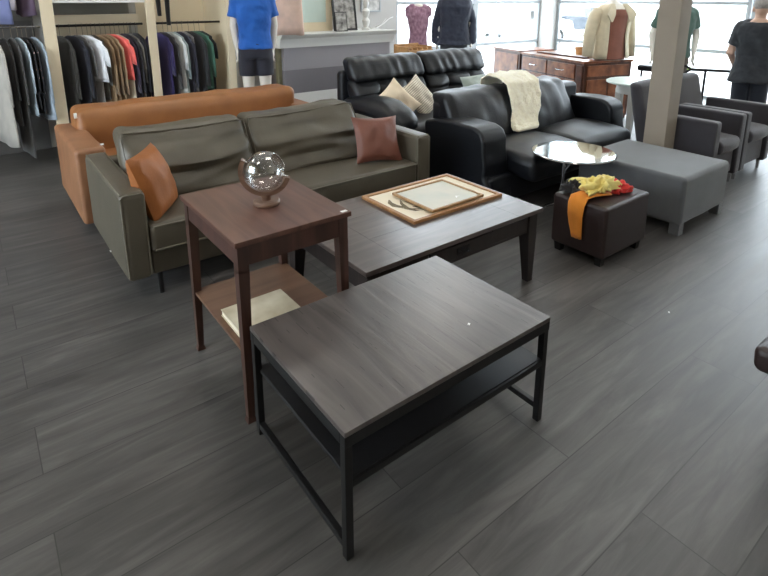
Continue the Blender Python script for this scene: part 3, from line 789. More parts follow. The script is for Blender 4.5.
# garments on hangers; local frame: x = shoulder direction, y = thickness, hook at the origin
def garment(label, cat, name, x, top, length, m, rz, sh=.2, th=.03, sleeve=0., flare=1.15, seed=0, group='clothes on the closet rods', open_=None, y=6.22, m_sleeve=None, extra=None):
    rz = R(90)-rz; t = thing(name, label, cat, (x, y, top), rz, None); hx, hy = math.sin(rz), math.cos(rz)
    b = MB(); rings = []; n = 28
    drop = -.085
    L_ = [(drop+.0, .05, .5), (drop-.02, sh*.55, .8), (drop-.055, sh*.95, 1.), (drop-.12, sh*1.0, 1.1)]
    for k in range(1, 9):
        f = k/8; L_.append((drop-.12-(length-.12)*f, sh*(.96+(flare-.96)*f), 1.1+.35*f))
    for i, (z, hw, tt) in enumerate(L_):
        r = []
        for k in range(n):
            a = 2*PI*k/n; cx = math.cos(a); sy = math.sin(a)
            fold = .35*math.sin(5*cx*1.3+seed*2+z*2)*min(1, i/5)
            r.append((hw*cx, th*tt*.5*(abs(sy)**.7*(1 if sy > 0 else -1)+fold*.6), z+.012*math.sin(cx*4+seed)*(i == len(L_)-1)))
        rings.append(r)
    b.loft(rings[::-1]); b.build('garment_body', m, t, angle=180)
    if sleeve:
        for sg in (-1, 1):
            b = MB(); P_ = [(sg*sh*.85, drop-.06), (sg*(sh*1.04), drop-.12), (sg*(sh*1.13), drop-.12-sleeve*.5), (sg*(sh*1.16), drop-.1-sleeve)]
            b.loft([[(px+rr*(.75 if q_ else .6)*math.cos(2*PI*k/14), .42*th*math.sin(2*PI*k/14), pz+rr*(.25 if q_ else .6)*math.cos(2*PI*k/14)) for k in range(14)] for q_, ((px, pz), rr) in enumerate(zip(P_, (.03, .05, .046, .038)))])
            b.build('sleeve', m_sleeve or m, t, angle=180)
    b = MB(); b.tube([(0.0, 0, drop-.02), (0, 0, -.03)]+[(hx*.0175*math.cos(R(a)), hy*.0175*math.cos(R(a)), .012+.0175*math.sin(R(a))) for a in (-60, -30, 0, 30, 60, 90, 120, 150, 180)], .002, 6)
    b.tube([(-sh*.75, 0, drop-.045), (0, 0, drop-.01), (sh*.75, 0, drop-.045)], .005, 6)
    b.build('hanger', M['wire'], t)
    if extra: extra(t)
    return t
ZT = 1.308
def roundtag(t):
    MB().T((.1, -.03, -.2), rx=R(90)).lathe([(.001, 0), (.022, 0), (.022, .003), (.001, .003)], (0, 0, 0), 16).build('round_tag', M['white_pl'], t)
def logo(t):
    MB().T((.06, -.022, -.18), rx=R(90)).box(-.012, .012, -.018, .018, 0, .003).build('badge', M['white_pl'], t)
rack = [
 # label, kind, x, length, colour, rot, sh, th, sleeve, flare
 ('long pale grey coat on left closet rod, nearest the picture edge', 'coat', .2, 1.0, (176, 172, 164), -14, .24, .045, .5, 1.2),
 ('black jacket on left closet rod, beside the long pale grey coat', 'jacket', .30, .8, (34, 33, 34), -9, .2, .03, .45, 1.1),
 ('long charcoal coat on left closet rod, hanging almost to the floor', 'coat', .36, 1.12, (64, 62, 62), -9, .21, .035, .5, 1.1),
 ('white and pale blue shirt on left closet rod, left of pink blouse', 'shirt', .41, .72, (176, 190, 200), -12, .22, .022, .4, 1.15),
 ('pink blouse on left closet rod, beside the black floral dress', 'blouse', .445, .66, (206, 138, 130), -12, .235, .02, .4, 1.1),
 ('black floral dress with pale blossoms on left closet rod', 'dress', .48, .72, (26, 27, 32), -11, .235, .028, .4, 1.1),
 ('pale blue denim shirt on left closet rod, next to cream upright', 'shirt', .535, .78, (164, 178, 192), -12, .24, .035, .5, 1.25),
 ('dark grey coat, leftmost on the middle closet rod', 'coat', .755, .9, (52, 50, 46), -20, .19, .04, .5, 1.1),
 ('navy jacket with small white badge on middle closet rod', 'jacket', .845, .86, (30, 32, 44), -26, .2, .04, .5, 1.1),
 ('slim grey top behind the white t-shirt on middle closet rod', 'shirt', .905, .7, (112, 112, 114), -26, .18, .02, .3, 1.05),
 ('white t-shirt on middle closet rod between grey top and tan coats', 't-shirt', .955, .46, (232, 234, 238), -33, .25, .03, .2, 1.1),
 ('pale grey trousers hanging right of the white t-shirt', 'trousers', .998, .9, (180, 178, 176), -28, .15, .025, 0, 1.0),
 ('dark olive shirt on middle closet rod, left of the tan coats', 'shirt', 1.035, .66, (64, 58, 48), -26, .18, .02, .4, 1.05),
 ('tan coat on middle closet rod, first of three in a row', 'coat', 1.075, .92, (150, 124, 94), -28, .19, .028, .5, 1.1),
 ('tan coat on middle closet rod, middle of three in a row', 'coat', 1.12, .92, (136, 110, 82), -28, .19, .028, .5, 1.1),
 ('tan coat on middle closet rod, last of three beside coral top', 'coat', 1.165, .92, (158, 132, 102), -28, .19, .026, .5, 1.1),
 ('coral pink top on middle closet rod, in front of beige dress', 'blouse', 1.212, .46, (236, 104, 96), -33, .235, .026, .2, 1.1),
 ('long beige dress on middle closet rod, right of coral pink top', 'dress', 1.252, .95, (206, 194, 172), -30, .2, .026, 0, 1.1),
 ('dark purple coat on middle closet rod, right of beige dress', 'coat', 1.297, .95, (46, 34, 54), -26, .19, .03, .5, 1.1),
 ('black coat on middle closet rod, left of thin grey shirt', 'coat', 1.345, .95, (36, 34, 40), -24, .19, .032, .5, 1.1),
 ('thin grey shirt on middle closet rod between two black coats', 'shirt', 1.378, .82, (128, 126, 120), -24, .18, .02, .4, 1.1),
 ('dark navy coat on middle closet rod, right of thin grey shirt', 'coat', 1.412, .95, (34, 36, 46), -22, .18, .03, .5, 1.05),
 ('black coat at right end of the middle closet rod', 'coat', 1.455, .97, (26, 27, 30), -16, .17, .03, .5, 1.0),
 ('deep purple jacket, leftmost on the right closet rod', 'jacket', 1.672, .95, (44, 34, 84), -22, .19, .035, .35, 1.1),
 ('charcoal coat on right closet rod beside deep purple jacket', 'coat', 1.735, .9, (62, 60, 62), -24, .18, .025, .5, 1.1),
 ('white blouse on right closet rod beside the charcoal coat', 'blouse', 1.785, .9, (206, 208, 206), -28, .2, .025, .3, 1.15),
 ('pale teal shirt on right closet rod beside the white blouse', 'shirt', 1.828, .9, (150, 164, 164), -26, .18, .025, .4, 1.15),
 ('dark navy blouse on right closet rod, left of pale grey dress', 'blouse', 1.89, .95, (42, 42, 56), -28, .19, .035, .5, 1.1),
 ('pale grey dress on right closet rod between two dark garments', 'dress', 1.94, .95, (150, 148, 148), -26, .17, .022, 0, 1.1),
 ('black coat on right closet rod, left of green shirt', 'coat', 2.01, .97, (34, 35, 38), -28, .2, .045, .5, 1.1),
 ('green shirt on right closet rod, beside the tagged black dress', 'shirt', 2.075, .66, (66, 108, 92), -31, .2, .026, .4, 1.1),
 ('black dress with round white tag, last on right closet rod', 'dress', 2.13, .97, (28, 32, 36), -30, .18, .03, .2, 1.05),
]
for i, (lb, cat, x, ln, col, rz, sh, th, sl, fl) in enumerate(rack):
    ex = roundtag if 'tag,' in lb else logo if 'badge' in lb else None
    c2 = (206, 150, 140) if 'floral' in lb else None
    m = cloth(col, col2=None) if not c2 else None
    if c2:
        m = mat('floral_cloth', (26, 27, 32), .8, scale=26, col2=(26, 27, 32))
        e = m.node_tree.nodes['Color Ramp'].color_ramp.elements if 'Color Ramp' in m.node_tree.nodes else m.node_tree.nodes['ColorRamp'].color_ramp.elements
        e[0].position = .62; e[1].position = .68; e[1].color = (*lin((216, 176, 168)), 1)
    garment(lb, cat, cat.replace('-', '_'), x, ZT, ln, m, R(rz), sh, th*.6, sl, fl, i, extra=ex)
# hanging on the upper rods
for i, (lb, cat, x, ln, col, rz, sh) in enumerate([
 ('blue-lilac shirt on upper left rod, at the picture edge', 'shirt', .20, .82, (116, 124, 168), -60, .2),
 ('pale lilac-grey top on upper left rod, facing the room', 'blouse', .405, .70, (158, 150, 160), -75, .13),
 ('purple top on upper left rod, against the cream upright', 'blouse', .51, .76, (110, 92, 116), -40, .10)]):
    garment(lb, cat, cat, x, 2.268, ln, cloth(col), R(rz+75 if i == 1 else rz), sh, .04, .0, 1.1, 40+i)
# black trousers hanging from the upper right rod
t = thing('trousers', 'black trousers hanging by themselves above the right closet rod', 'trousers', (1.73, 6.12, 2.2), R(10))
b = MB(); b.soft((0, 0, -.28), (.12, .03, .22), .025, n=5); b.build('garment_body', cloth((24, 24, 27)), t)
for sg, z in ((-1, -.80), (1, -.9)):
    MB().tube([(sg*.06, 0, -.42), (sg*.05, 0, -.6), (sg*.045, 0, z)], [.055, .045, .035], 12, flat=.45).build('trouser_leg', cloth((24, 24, 27)), t)
b = MB(); b.tube([(0, .03, -.06), (0, .06, -.02), (0, .08, .055)]+[(0, .1+.018*math.cos(R(a)), .08+.018*math.sin(R(a))) for a in (200, 170, 140, 110, 80, 50, 20, -10)], .002, 6); b.tube([(-.1, 0, -.06), (0, .03, -.055), (.1, 0, -.06)], .004, 6); b.build('hanger', M['chrome'], t)

# ------------------------------------------------------------------ mantel and what stands on it
t = thing('mantelpiece', 'cream fireplace mantelpiece with plain grey front panels, against the grey wall', 'mantelpiece', (3.12, 6.1, 0))
W_, D_ = 1.66, V1-6.1-.004
MB().prism([(-.07, 1.145), (D_, 1.145), (D_, .98), (.0, .98), (0, 1.03), (-.02, 1.06), (-.025, 1.09), (-.06, 1.115)], -.06, W_+.06, 0).build('mantel_shelf', M['white'], t)
MB().box(0, W_, .02, D_, .70, .98).build('upper_panel', M['panel_grey'], t)
MB().box(0, W_, .02, D_, .40, .70).build('lower_panel', M['panel_grey_d'], t)
MB().box(0, W_, .02, D_, 0, .40).build('base', M['white'], t)
MB().box(-.05, -.001, .08, .16, 0, .97).build('side_post', cloth((122, 118, 92)), t)
# white framed mirror leaning on the mantel
t = thing('wall_mirror', 'white framed mirror with pale green glass, standing on the mantelpiece', 'mirror', (3.38, 6.44, 1.145))
b = MB(); b.box(0, .66, 0, .03, 0, .12); b.box(0, .66, 0, .03, .8, .9); b.box(0, .1, 0, .03, .12, .8); b.box(.56, .66, 0, .03, .12, .8); b.build('frame', M['cream'], t)
MB().box(.09, .57, .008, .02, .11, .81).build('glass', mat('pale_green_glass', (196, 212, 204), .2, var=.03), t)
pic = mat('monochrome_print', (52, 48, 46), .5, scale=14, col2=(186, 182, 176))
t = thing('picture_frame', 'black framed monochrome picture standing on the mantelpiece, right of white mirror', 'picture frame', (4.0, 6.33, 1.145))
b = MB().T((0, 0, 0), rx=R(-8)); b.box(0, .38, 0, .02, 0, .03); b.box(0, .38, 0, .02, .47, .5); b.box(0, .03, 0, .02, .03, .47); b.box(.35, .38, 0, .02, .03, .47); b.build('frame', M['black_metal'], t)
MB().T((0, 0, 0), rx=R(-8)).box(.028, .352, .006, .014, .028, .472).build('print', pic, t)
t = thing('picture_frame', 'small dark picture standing in front of the black framed one on mantelpiece', 'picture frame', (3.94, 6.2, 1.145))
MB().T(rx=R(-8)).box(0, .19, 0, .015, 0, .26).build('frame', M['black_metal'], t)
MB().T(rx=R(-8)).box(.012, .178, -.003, .006, .012, .248).build('print', pic, t)
o = MB().lathe([(.001, 0), (.06, 0), (.06, .02), (.03, .04), (.05, .09), (.055, .13), (.028, .17), (.05, .22), (.055, .26), (.025, .3), (.045, .36), (.03, .42), (.001, .43)], (4.5, 6.3, 1.145), 20).build('ornament', M['white'])
tag(o, 'white turned ornament on the right end of mantelpiece', 'ornament')
# small picture on the wall, right of the mantel
t = thing('picture_frame', 'grey landscape picture hung on the wall beside the window', 'picture frame', (4.72, V1-.03, 1.375))
b = MB(); b.box(0, .36, 0, .028, 0, .02); b.box(0, .36, 0, .028, .3, .32); b.box(0, .02, 0, .028, .02, .3); b.box(.34, .36, 0, .028, .02, .3); b.build('frame', M['alu'], t)
MB().box(.018, .342, .008, .02, .018, .302).build('print', mat('grey_landscape', (150, 150, 148), .5, scale=12, col2=(214, 212, 208)), t)
b = MB(); b.tube([(4.62, 6.4, 1.16), (4.8, 6.43, 1.165), (4.95, 6.47, 1.22), (5.08, 6.52, 1.28), (5.2, 6.58, 1.3)], [.012, .01, .008, .006, .004], 8)
b.tube([(4.74, 6.42, 1.165), (4.85, 6.4, 1.21), (4.92, 6.38, 1.29)], [.009, .007, .003], 8)
tag(b.build('driftwood_branch', M['white'], angle=180), 'pale bare branch lying off the right end of mantelpiece', 'branch')
# wooden crate behind the recliner on a plinth
t = thing('display_plinth', 'white display plinth behind the black recliner sofa, below the wooden crate', 'plinth', (4.3, 5.12, 0))
MB().box(0, .5, 0, .4, 0, .86).build('body', M['white'], t)
t = thing('crate', 'small slatted wooden crate behind headrests of the black recliner sofa', 'crate', (4.33, 5.16, .861))
b = MB(); b.box(0, .4, 0, .02, 0, .09); b.box(0, .4, .28, .3, 0, .15); b.box(0, .02, .02, .28, 0, .13); b.box(.38, .4, .02, .28, 0, .13); b.box(.02, .38, .02, .28, 0, .01); b.build('box', M['rattan'], t)
for k in range(4): MB().box(.06+.085*k, .085+.085*k, .02, .28, .01, .115).build('divider', M['rattan'], t)

# ------------------------------------------------------------------ burl counter by the windows
t = thing('sideboard', 'long burl wood sideboard with silver handles in front of the windows', 'sideboard', (6.2, 3.93, 0), R(-16))
# local: x = depth away from camera side, y along the length
Ln, Dp, Hh = 1.9, .78, .8
MB().box(0, Dp, .0, 1.33, .05, Hh-.03).build('carcass', M['burl_d'], t)
MB().box(-.02, Dp+.01, -.02, 1.35, Hh-.03, Hh, bev=.006).build('top', M['burl'], t)
MB().box(.05, Dp, .02, 1.3, 0, .05).build('plinth', M['burl_d'], t)
for k in range(2):
    y0 = .16+.58*k
    d_ = MB().box(-.014, 0, y0, y0+.55, .56, .74).build('drawer', M['burl'], t)
    MB().tube([(-.014, y0+.2, .655), (-.04, y0+.21, .65), (-.04, y0+.34, .65), (-.014, y0+.35, .655)], .007, 8).build('handle', M['chrome'], d_)
    d_ = MB().box(-.014, 0, y0, y0+.55, .08, .54).build('door', M['burl'], t)
    MB().cyl((-.016, y0+(.5 if k == 0 else .05), .46), (-.04, y0+(.5 if k == 0 else .05), .46), .012).build('knob', M['chrome'], d_)
MB().box(-.012, 0, .02, .13, .06, .74).build('side_panel', M['burl_d'], t)
for x0, x1 in ((.05, .38), (.41, .73)):
    MB().box(x0, x1, -.014, 0, .08, .56).build('end_panel', M['burl'], t)
MB().box(.05, .73, -.012, 0, .6, .74).build('end_rail', M['burl'], t)
t = thing('cabinet', 'narrow burl wood cabinet at the window end of the long sideboard', 'cabinet', (6.585, 5.26, 0), R(-16))
MB().box(0, .6, 0, .70, 0, .79).build('carcass', M['burl_d'], t)
MB().box(-.02, .61, -.01, .72, .79, .815, bev=.005).build('top', M['burl'], t)
d_ = MB().box(-.012, 0, .04, .66, .06, .75).build('door', M['burl'], t)
MB().cyl((-.012, .07, .5), (-.035, .07, .5), .01).build('knob', M['chrome'], d_)
tag(MB().T((6.62, 4.55, .8), rz=R(80)).box(-.45, .45, -.06, .06, 0, .02).build('tray', M['burl_d']), 'long dark tray lying on top of the burl sideboard', 'tray')
t = thing('basket', 'small beige woven basket on the sideboard behind the cardigan mannequin', 'basket', (6.98, 4.45, .8))
MB().lathe([(.001, 0), (.11, 0), (.13, .1), (.125, .1), (.105, .01), (.001, .01)], (0, 0, 0), 20).build('bowl', M['rattan'], t)

# white round table
t = thing('round_table', 'white round table with turned legs, between loveseat arm and charcoal armchair', 'table', (5.84, 3.0, 0))
MB().lathe([(.001, .67), (.33, .67), (.35, .68), (.35, .695), (.34, .70), (.001, .70)], (0, 0, 0), 40).build('tabletop', mat('pale_mint_paint', (206, 218, 212), .35, var=.03), t)
MB().lathe([(.001, .57), (.24, .57), (.24, .67), (.001, .67)], (0, 0, 0), 32).build('apron', M['white'], t)
for a in (100, 190, 280, 10):
    x, y = .21*math.cos(R(a)), .21*math.sin(R(a))
    MB().quad_prism((x-.035, x+.035, y-.035, y+.035), (x-.022, x+.022, y-.022, y+.022), 0, .6).build('leg', M['white'], t)
t = thing('stool', 'black padded stool behind the white round table', 'stool', (7.35, 3.55, 0))
MB().soft((0, 0, .67), (.2, .2, .04), .03, n=4).build('seat', M['black_lea'], t)
for x in (-.15, .15):
    for y in (-.15, .15): MB().cyl((x, y, 0), (x, y, .64), .014).build('leg', M['black_metal'], t)
t = thing('potted_plant', 'bright green potted plant by the window, behind the square pillar', 'plant', (8.5, 3.95, 0))
MB().lathe([(.001, 0), (.14, 0), (.18, .32), (.165, .32), (.15, .28), (.001, .28)], (0, 0, 0), 24).build('pot', M['white'], t)
b = MB(); random.seed(3)
for k in range(70):
    a = random.uniform(0, 2*PI); l = random.uniform(.25, .55); e_ = random.uniform(.3, 1.3)
    p0 = Vector((0.03*math.cos(a), .03*math.sin(a), .28)); p1 = p0+Vector((math.cos(a)*math.cos(e_), math.sin(a)*math.cos(e_), math.sin(e_)))*l
    b.tube([p0, p0.lerp(p1, .5)+Vector((0, 0, .04)), p1], [.004, .03, .003], 6, flat=.2)
b.build('foliage', M['leaf'], t, angle=180)

# ------------------------------------------------------------------ figures
def limb(b, pts, rad, seg=14): b.tube(pts, rad, seg); [b.ell(p, r, r, r, 12, 8) for p, r in zip(pts, rad)]
def torso_rings(scale=1., hem=.0, grow=0.):
    # (z, half width, half depth, y shift) for a 1.75 m figure
    return [(.80, .155, .105, .0), (.9, .165, .115, .01), (1.0, .15, .105, .0), (1.1, .14, .1, -.005), (1.22, .16, .112, -.005), (1.34, .18, .115, 0.), (1.42, .17, .1, .01), (1.47, .11, .075, .015), (1.5, .06, .06, .015)]
def loft_el(b, rg, n=24, grow=0., sx=1.):
    b.loft([[Vector(((hw*sx+grow)*math.copysign(abs(math.cos(2*PI*k/n))**.85, math.cos(2*PI*k/n)), ys+(hd+grow)*math.copysign(abs(math.sin(2*PI*k/n))**.85, math.sin(2*PI*k/n)), z)) for k in range(n)] for z, hw, hd, ys in rg])
def hand(b, p, d, side, m=1.):
    # p wrist, d downward direction; relaxed curled fingers
    p = Vector(p); d = Vector(d).normalized(); f = Vector((0, -1, 0)); f = (f-d*f.dot(d)).normalized(); s_ = d.cross(f)
    b.tube([p-d*.02, p+d*.03, p+d*.08, p+d*.095], [.024, .03, .036, .03], 12, flat=.55)
    for k, l in enumerate((.07, .08, .075, .06)):
        o = p+d*.085+f*(.027-.018*k)
        b.tube([o, o+d*l*.45+s_*side*.006, o+d*l*.8+s_*side*.02, o+d*l*.95+s_*side*.032], [.0095, .009, .008, .006], 8)
    o = p+d*.03+f*.026
    b.tube([o, o+d*.03+f*.02, o+d*.06+f*.026+s_*side*.01], [.012, .0105, .008], 8)

def figure(t, body_m, arms, legs=True, head=None, voxel=.011, name='body'):
    b = MB(); loft_el(b, torso_rings())
    limb(b, [(0, .015, 1.44), (0, .01, 1.56)], [.062, .055])
    if head:
        rz, rx = head
        hb = MB(Matrix.Translation((0, 0, 1.6)) @ Matrix.Rotation(rz, 4, 'Z') @ Matrix.Rotation(rx, 4, 'X')); 
        b.M = hb.M; hb.bm.free()
        b.ell((0, .005, .03), .076, .098, .115, 20, 14); b.ell((0, -.035, -.04), .055, .06, .06, 16, 10)
        b.tube([(0, -.092, .035), (0, -.112, .002), (0, -.1, -.01)], [.009, .016, .012], 10)
        for s_ in (-1, 1):
            b.ell((s_*.08, .015, .0), .012, .022, .033, 12, 8)
            b.ell((s_*.032, -.078, .045), .022, .012, .01, 10, 6)
        b.ell((0, -.094, -.045), .026, .009, .008, 12, 6)
        b.M = Matrix.Identity(4)
    for sg, (el, wr) in zip((-1, 1), arms):
        limb(b, [(sg*.165, .01, 1.40), el, wr], [.055, .043, .028])
        d = Vector(wr)-Vector(el); hand(b, wr, d, -sg)
    if legs:
        for sg in (-1, 1):
            limb(b, [(sg*.085, .0, .84), (sg*.09, -.01, .48), (sg*.095, .02, .09)], [.088, .058, .04])
            b.tube([(sg*.095, .05, .05), (sg*.095, -.02, .05), (sg*.1, -.13, .03), (sg*.1, -.18, .022)], [.035, .045, .04, .02], 12, flat=.8)
    return b.build(name, body_m, t, remesh=voxel, sm=3)

def shirt(name, t, m, hem, arms, sl=.6, grow=.022, long_=False, sx=1., open_front=False, flare=0., seed=0, sm=3, vox=.011):
    b = MB(); rg = [r for r in torso_rings() if r[0] > hem+.03]
    z0 = rg[0]; rg = [(hem, z0[1]+.01+flare, z0[2]+.01+flare*.6, z0[3]), (hem+.012, z0[1]+.01+flare, z0[2]+.01+flare*.6, z0[3])]+rg[:-1]
    loft_el(b, rg, 28, grow, sx)
    for sg, (el, wr) in zip((-1, 1), arms):
        s0 = Vector((sg*.155, .01, 1.40)); el = Vector(el); wr = Vector(wr)
        if long_: limb(b, [s0, el, el.lerp(wr, .95)], [.07, .058, .044])
        else: b.tube([s0, s0.lerp(el, sl)], [.08, .072], 14); b.ell(s0, .082, .082, .082); b.ell((sg*.1, .012, 1.45), .075, .07, .05)
    o = b.build(name, m, t, remesh=vox, sm=sm)
    tx = bpy.data.textures.new('folds%d' % seed, 'CLOUDS'); tx.noise_scale = .11; tx.noise_depth = 2
    d = o.modifiers.new('folds', 'DISPLACE'); d.texture = tx; d.strength = .03; d.mid_level = .5; d.texture_coords = 'GLOBAL'
    return o
def shorts(name, t, m, hem, top=1.0, grow=.02, vox=.012):
    b = MB(); loft_el(b, [(.8, .165, .115, 0), (.9, .168, .118, .005), (top, .155, .108, 0)], 24, grow*.6)
    for sg in (-1, 1):
        p = [Vector((sg*.085, 0, .84)), Vector((sg*.09, -.01, .48)), Vector((sg*.095, .02, .09))]
        if hem > .48:
            e = p[0].lerp(p[1], (.84-hem)/.36); limb(b, [p[0], p[0].lerp(e, .97)], [.095, .088]) if False else b.tube([p[0]+Vector((0, 0, .05)), p[0], e], [.09, .1, .095], 16)
        else:
            e = p[1].lerp(p[2], (.48-hem)/.39); b.tube([p[0]+Vector((0, 0, .05)), p[0], p[1], e], [.09, .1, .078, .062], 16)
    return b.build(name, m, t, remesh=vox, sm=2)
A_DOWN = [((-.215, .03, 1.12), (-.225, -.0, .88)), ((.215, .03, 1.12), (.225, -.0, .88))]
def stand(t): 
    MB().lathe([(.001, 0), (.17, 0), (.17, .008), (.02, .014), (.012, .02), (.001, .02)], (0, 0, 0), 28).build('base_plate', M['chrome'], t)
# blue t-shirt mannequin behind the tan sofa
t = thing('mannequin', 'white mannequin in a bright blue t-shirt and navy shorts behind the tan sofa', 'mannequin', (2.47, 5.5, .16), R(-22))
figure(t, M['mann'], [((-.21, .03, 1.14), (-.19, .05, .9)), ((.21, .03, 1.14), (.19, .05, .9))])
shirt('t_shirt', t, cloth((26, 92, 178)), .90, [((-.23, .03, 1.12), (-.225, .0, .88)), ((.23, .03, 1.12), (.225, .0, .88))], .62, .018, sx=1.02, seed=1)
shorts('shorts', t, cloth((36, 36, 48)), .61, .96, .022)
MB().T((0, 0, -.16)).lathe([(.001, 0), (.2, 0), (.2, .155), (.001, .155)], (0, 0, 0), 32).build('base_plate', M['white'], t)
# peach blouse beside it
garment('long peach gauze scarf-like blouse hanging between blue mannequin and mantelpiece', 'blouse', 'blouse', 3.1, 2.08, .84, cloth((230, 200, 184)), R(-65), .17, .05, 0, 1.15, 77, y=5.95)
t = thing('wall_hook', 'chrome wall rail holding the peach gauze blouse', 'hook', (3.1, 5.95, 2.092))
MB().cyl((-.1, 0, 0), (.1, 0, 0), .012).build('bar', M['chrome'], t)
MB().tube([(0, .012, 0), (0, .35, 0), (0, .79, 0)], .008, 8).build('arm', M['chrome'], t)
# purple dress form and navy jacket in front of the back windows
PUR = mat('mottled_purple', (122, 84, 104), .85, scale=22, col2=(174, 138, 156))
t = thing('mannequin', 'dress form in a mottled purple blouse standing against bright back window', 'mannequin', (5.08, 5.86, .0), R(-40)); t.scale = (.78, .8, 1)
b = MB(); loft_el(b, torso_rings()[1:]); b.cyl((0, 0, 0.02), (0, 0, .95), .02); b.build('body', M['mann'], t, remesh=.012)
stand(t)
o = shirt('blouse', t, PUR, .80, [((-.16, .03, 1.2), (-.18, 0, 1.)), ((.16, .03, 1.2), (.18, 0, 1.))], .35, .016, seed=2)
t = thing('mannequin', 'mannequin in a dark navy jacket seen from behind at the back window', 'mannequin', (5.55, 5.62, .04), R(-40)); t.scale = (1.06, 1.06, 1.06)
figure(t, M['mann'], A_DOWN); stand(t)
shirt('jacket', t, cloth((44, 50, 66)), .84, [((-.24, .03, 1.14), (-.26, .0, .88)), ((.24, .03, 1.14), (.25, .0, .88))], 1, .028, True, 1.1, flare=.015, seed=3)
shorts('trousers', t, cloth((50, 54, 62)), .12)
# cardigan form on the counter
t = thing('mannequin', 'torso form in cream cardigan over rust top standing on the sideboard', 'mannequin', (6.66, 3.88, .8), R(-22)); t.scale = (1.22, 1.2, 1.04)
k = Matrix.Translation((0, 0, -.80))
b = MB(k); loft_el(b, torso_rings()); limb(b, [(0, .015, 1.44), (0, .01, 1.56)], [.05, .046]); b.build('body', M['mann'], t, remesh=.012)
b = MB(k); rg = torso_rings()[:-2]; loft_el(b, [(.806, .165, .115, 0)]+rg[1:], 24, .008); b.build('top', cloth((132, 80, 64)), t, remesh=.012)
CAR = cloth((206, 192, 164), var=.12)
# open cardigan: two front panels, back, sleeves
b = MB(k); n = 30; rings = []
for z, hw, hd, ys in [(.82, .215, .15, 0), (.9, .205, .148, 0), (1.0, .195, .14, 0), (1.1, .19, .135, 0), (1.22, .2, .14, 0), (1.34, .212, .142, 0), (1.42, .19, .125, .01), (1.475, .12, .095, .015)]:
    gap = R(34) if z < 1.42 else R(38)
    oo = []; ii = []
    for q in range(n+1):
        a = -PI/2+gap+(2*PI-2*gap)*q/n
        rr = 1+.05*math.sin(q*1.9+z*3)
        oo.append(Vector((hw*rr*math.cos(a), ys+hd*rr*math.sin(a), z))); ii.append(Vector((hw*rr*.93*math.cos(a), ys+hd*rr*.93*math.sin(a), z)))
    rings.append(oo+ii[::-1])
b.loft(rings)
for sg, el, wr in ((-1, (-.27, -.01, 1.1), (-.31, -.06, .855)), (1, (.25, .02, 1.1), (.265, .0, .83))):
    b.tube([(sg*.16, .01, 1.41), (sg*.2, .01, 1.34), el, wr], [.06, .072, .062, .052], 14)
o = b.build('cardigan', CAR, t, angle=180)
for sg in (-1, 1):
    MB(k).loft([[(sg*px, py, pz), (sg*(px+w_), py-.008, pz), (sg*(px+w_), py+.006, pz), (sg*px, py+.014, pz)] for px, py, pz, w_ in ((.05, -.085, 1.485, .05), (.06, -.125, 1.42, .085), (.075, -.148, 1.36, .10), (.09, -.15, 1.31, .06), (.105, -.15, 1.27, .02))]).build('lapel', CAR, o)
# green shirt mannequin behind the pillar
t = thing('mannequin', 'mannequin in dark green t-shirt partly hidden behind the square pillar', 'mannequin', (6.72, 3.12-.02, .0), R(-50))
figure(t, M['mann'], [((-.24, .03, 1.16), (-.235, -.02, .96)), ((.24, .03, 1.16), (.215, -.04, .95))])
shirt('t_shirt', t, cloth((70, 98, 88)), .90, [((-.24, .03, 1.13), (-.225, .0, .88)), ((.24, .03, 1.13), (.225, .0, .88))], .62, .018, sx=1.08, seed=4)
shorts('trousers', t, cloth((86, 78, 66)), .12)
stand(t)
# the man
t = thing('person', 'man in dark short-sleeved shirt and jeans standing with his back turned by the window', 'person', (6.45, 2.15, 0), R(105))
AR = [((-.235, .02, 1.12), (-.2, -.16, .98)), ((.235, .02, 1.12), (.2, -.16, .98))]
k_ = .92
figure(t, M['skin'], AR, head=(R(10), R(12)), voxel=.0075)
shirt('shirt', t, cloth((44, 48, 54), var=.2), .80, AR, .72, .03, sx=1.08, seed=5, flare=.015)
shorts('jeans', t, cloth((34, 40, 52)), .06, .96, .02)
b = MB(Matrix.Translation((0, 0, 1.6)) @ Matrix.Rotation(R(10), 4, 'Z') @ Matrix.Rotation(R(12), 4, 'X')); b.ell((0, .022, .05), .081, .092, .1, 20, 12); b.build('hair', M['hair'], t)
for sg in (-1, 1): MB().tube([(sg*.095, .06, .045), (sg*.095, -.02, .05), (sg*.1, -.13, .04), (sg*.1, -.2, .028)], [.042, .052, .048, .03], 14, flat=.85).build('shoe', M['black_metal'], t, angle=180)
t.scale = (k_, k_, k_)
# black metal rack with forked end behind him
t = thing('display_rail', 'black metal display rail with forked end behind the standing man', 'rail', (6.7, 2.75, 0), R(-52))
b = MB(); b.tube([(-.1, 0, .78), (.8, 0, .76)], .018, 10); b.build('rail', M['black_metal'], t)
MB().tube([(-.1, 0, .78), (-.16, 0, .82), (-.24, 0, .81), (-.27, 0, .77)], .014, 8).build('prong', M['black_metal'], t)
MB().tube([(-.1, 0, .78), (-.15, 0, .75), (-.17, 0, .72)], .014, 8).build('prong', M['black_metal'], t)
for x in (.05, .7): MB().cyl((x, 0, 0), (x, 0, .765), .014).build('leg', M['black_metal'], t)

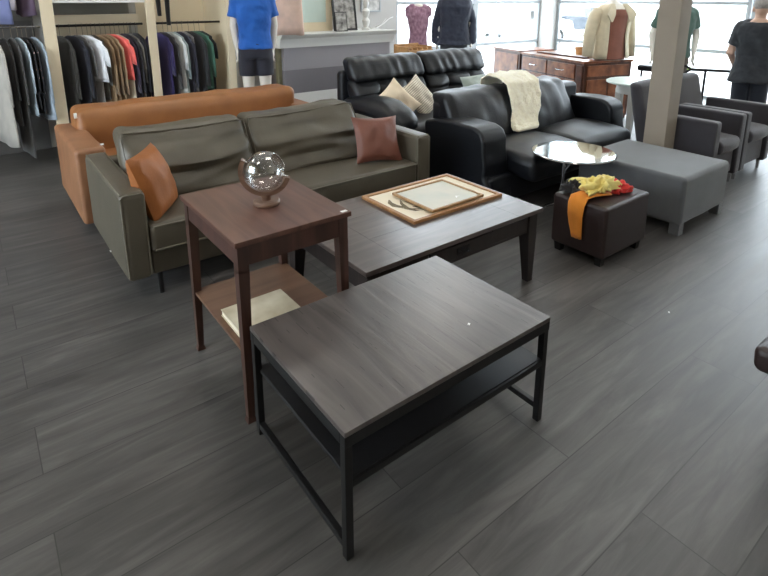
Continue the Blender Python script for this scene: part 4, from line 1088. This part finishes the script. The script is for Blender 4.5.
# ------------------------------------------------------------------ outside
def car(label, loc, rz, m):
    t = thing('car', label, 'car', loc, rz)
    prof = [(-2.1, .35), (-2.15, .75), (-1.9, .92), (-1.0, 1.0), (-.35, 1.42), (.9, 1.45), (1.6, 1.05), (2.05, .95), (2.15, .6), (2.1, .3)]
    b = MB().prism([(x, z) for x, z in prof], -.85, .85, 1, bev=.09); b.build('body', m, t)
    for s_ in (-1, 1):
        b = MB().prism([(-.82, 1.02), (-.3, 1.36), (.35, 1.38), (.35, 1.02)], s_*.85-.006, s_*.85+.006, 1); b.build('window', M['carglass'], t)
        b = MB().prism([(.42, 1.02), (.42, 1.38), (.85, 1.38), (1.35, 1.05)], s_*.85-.006, s_*.85+.006, 1); b.build('window', M['carglass'], t)
        for x in (-1.35, 1.35):
            w = MB().lathe([(.001, -.1), (.3, -.1), (.33, -.07), (.33, .07), (.3, .1), (.001, .1)], (0, 0, 0), 24); w.bm.transform(Matrix.Translation((x, s_*.82, .33)) @ Matrix.Rotation(R(90), 4, 'X'))
            w = w.build('wheel', M['tyre'], t)
            h = MB().lathe([(.001, -.11), (.2, -.11), (.2, .11), (.001, .11)], (0, 0, 0), 20); h.bm.transform(Matrix.Translation((x, s_*.82, .33)) @ Matrix.Rotation(R(90), 4, 'X')); h.build('hub', M['alu'], w)
    MB().box(-2.17, -2.1, -.6, .6, .5, .62).build('bumper', M['alu'], t)
    return t
car('white car parked outside, seen through the back window', (19.2, 15.5, -.35), R(-33), M['carw'])
car('blue car parked outside, seen through the window beside the corner post', (25.6, 16.2, -.35), R(-52), M['carb'])
struct(MB().box(-10, 34, 30, 31, -.35, 5).build('building_outside', M['facade']))
struct(MB().box(36, 37, -20, 31, -.35, 5).build('building_outside', M['facade']))

# ------------------------------------------------------------------ light, world, camera
w = bpy.data.worlds.new('World'); bpy.context.scene.world = w; w.use_nodes = True
bg = w.node_tree.nodes['Background']; bg.inputs['Color'].default_value = (.8, .91, 1, 1); bg.inputs['Strength'].default_value = 10
cam = bpy.data.cameras.new('camera'); co = bpy.data.objects.new('camera', cam); C.objects.link(co)
co.location = (0, 0, 1.6); co.rotation_euler = (PI/2-.242, 0, R(-37.4))
cam.sensor_fit = 'HORIZONTAL'; cam.sensor_width = 36; cam.lens = 36*543.9/768; cam.shift_y = (130.7-288)/768
cam.clip_end = 200
sc = bpy.context.scene; sc.camera = co
sc.view_settings.view_transform = 'Standard'; sc.view_settings.look = 'None'; sc.view_settings.exposure = .3; sc.view_settings.gamma = 1
sc.view_settings.use_curve_mapping = False
sc.cycles.max_bounces = 10; sc.cycles.diffuse_bounces = 5; sc.cycles.transparent_max_bounces = 16
sc.cycles.use_denoising = True; sc.cycles.sample_clamp_indirect = 8
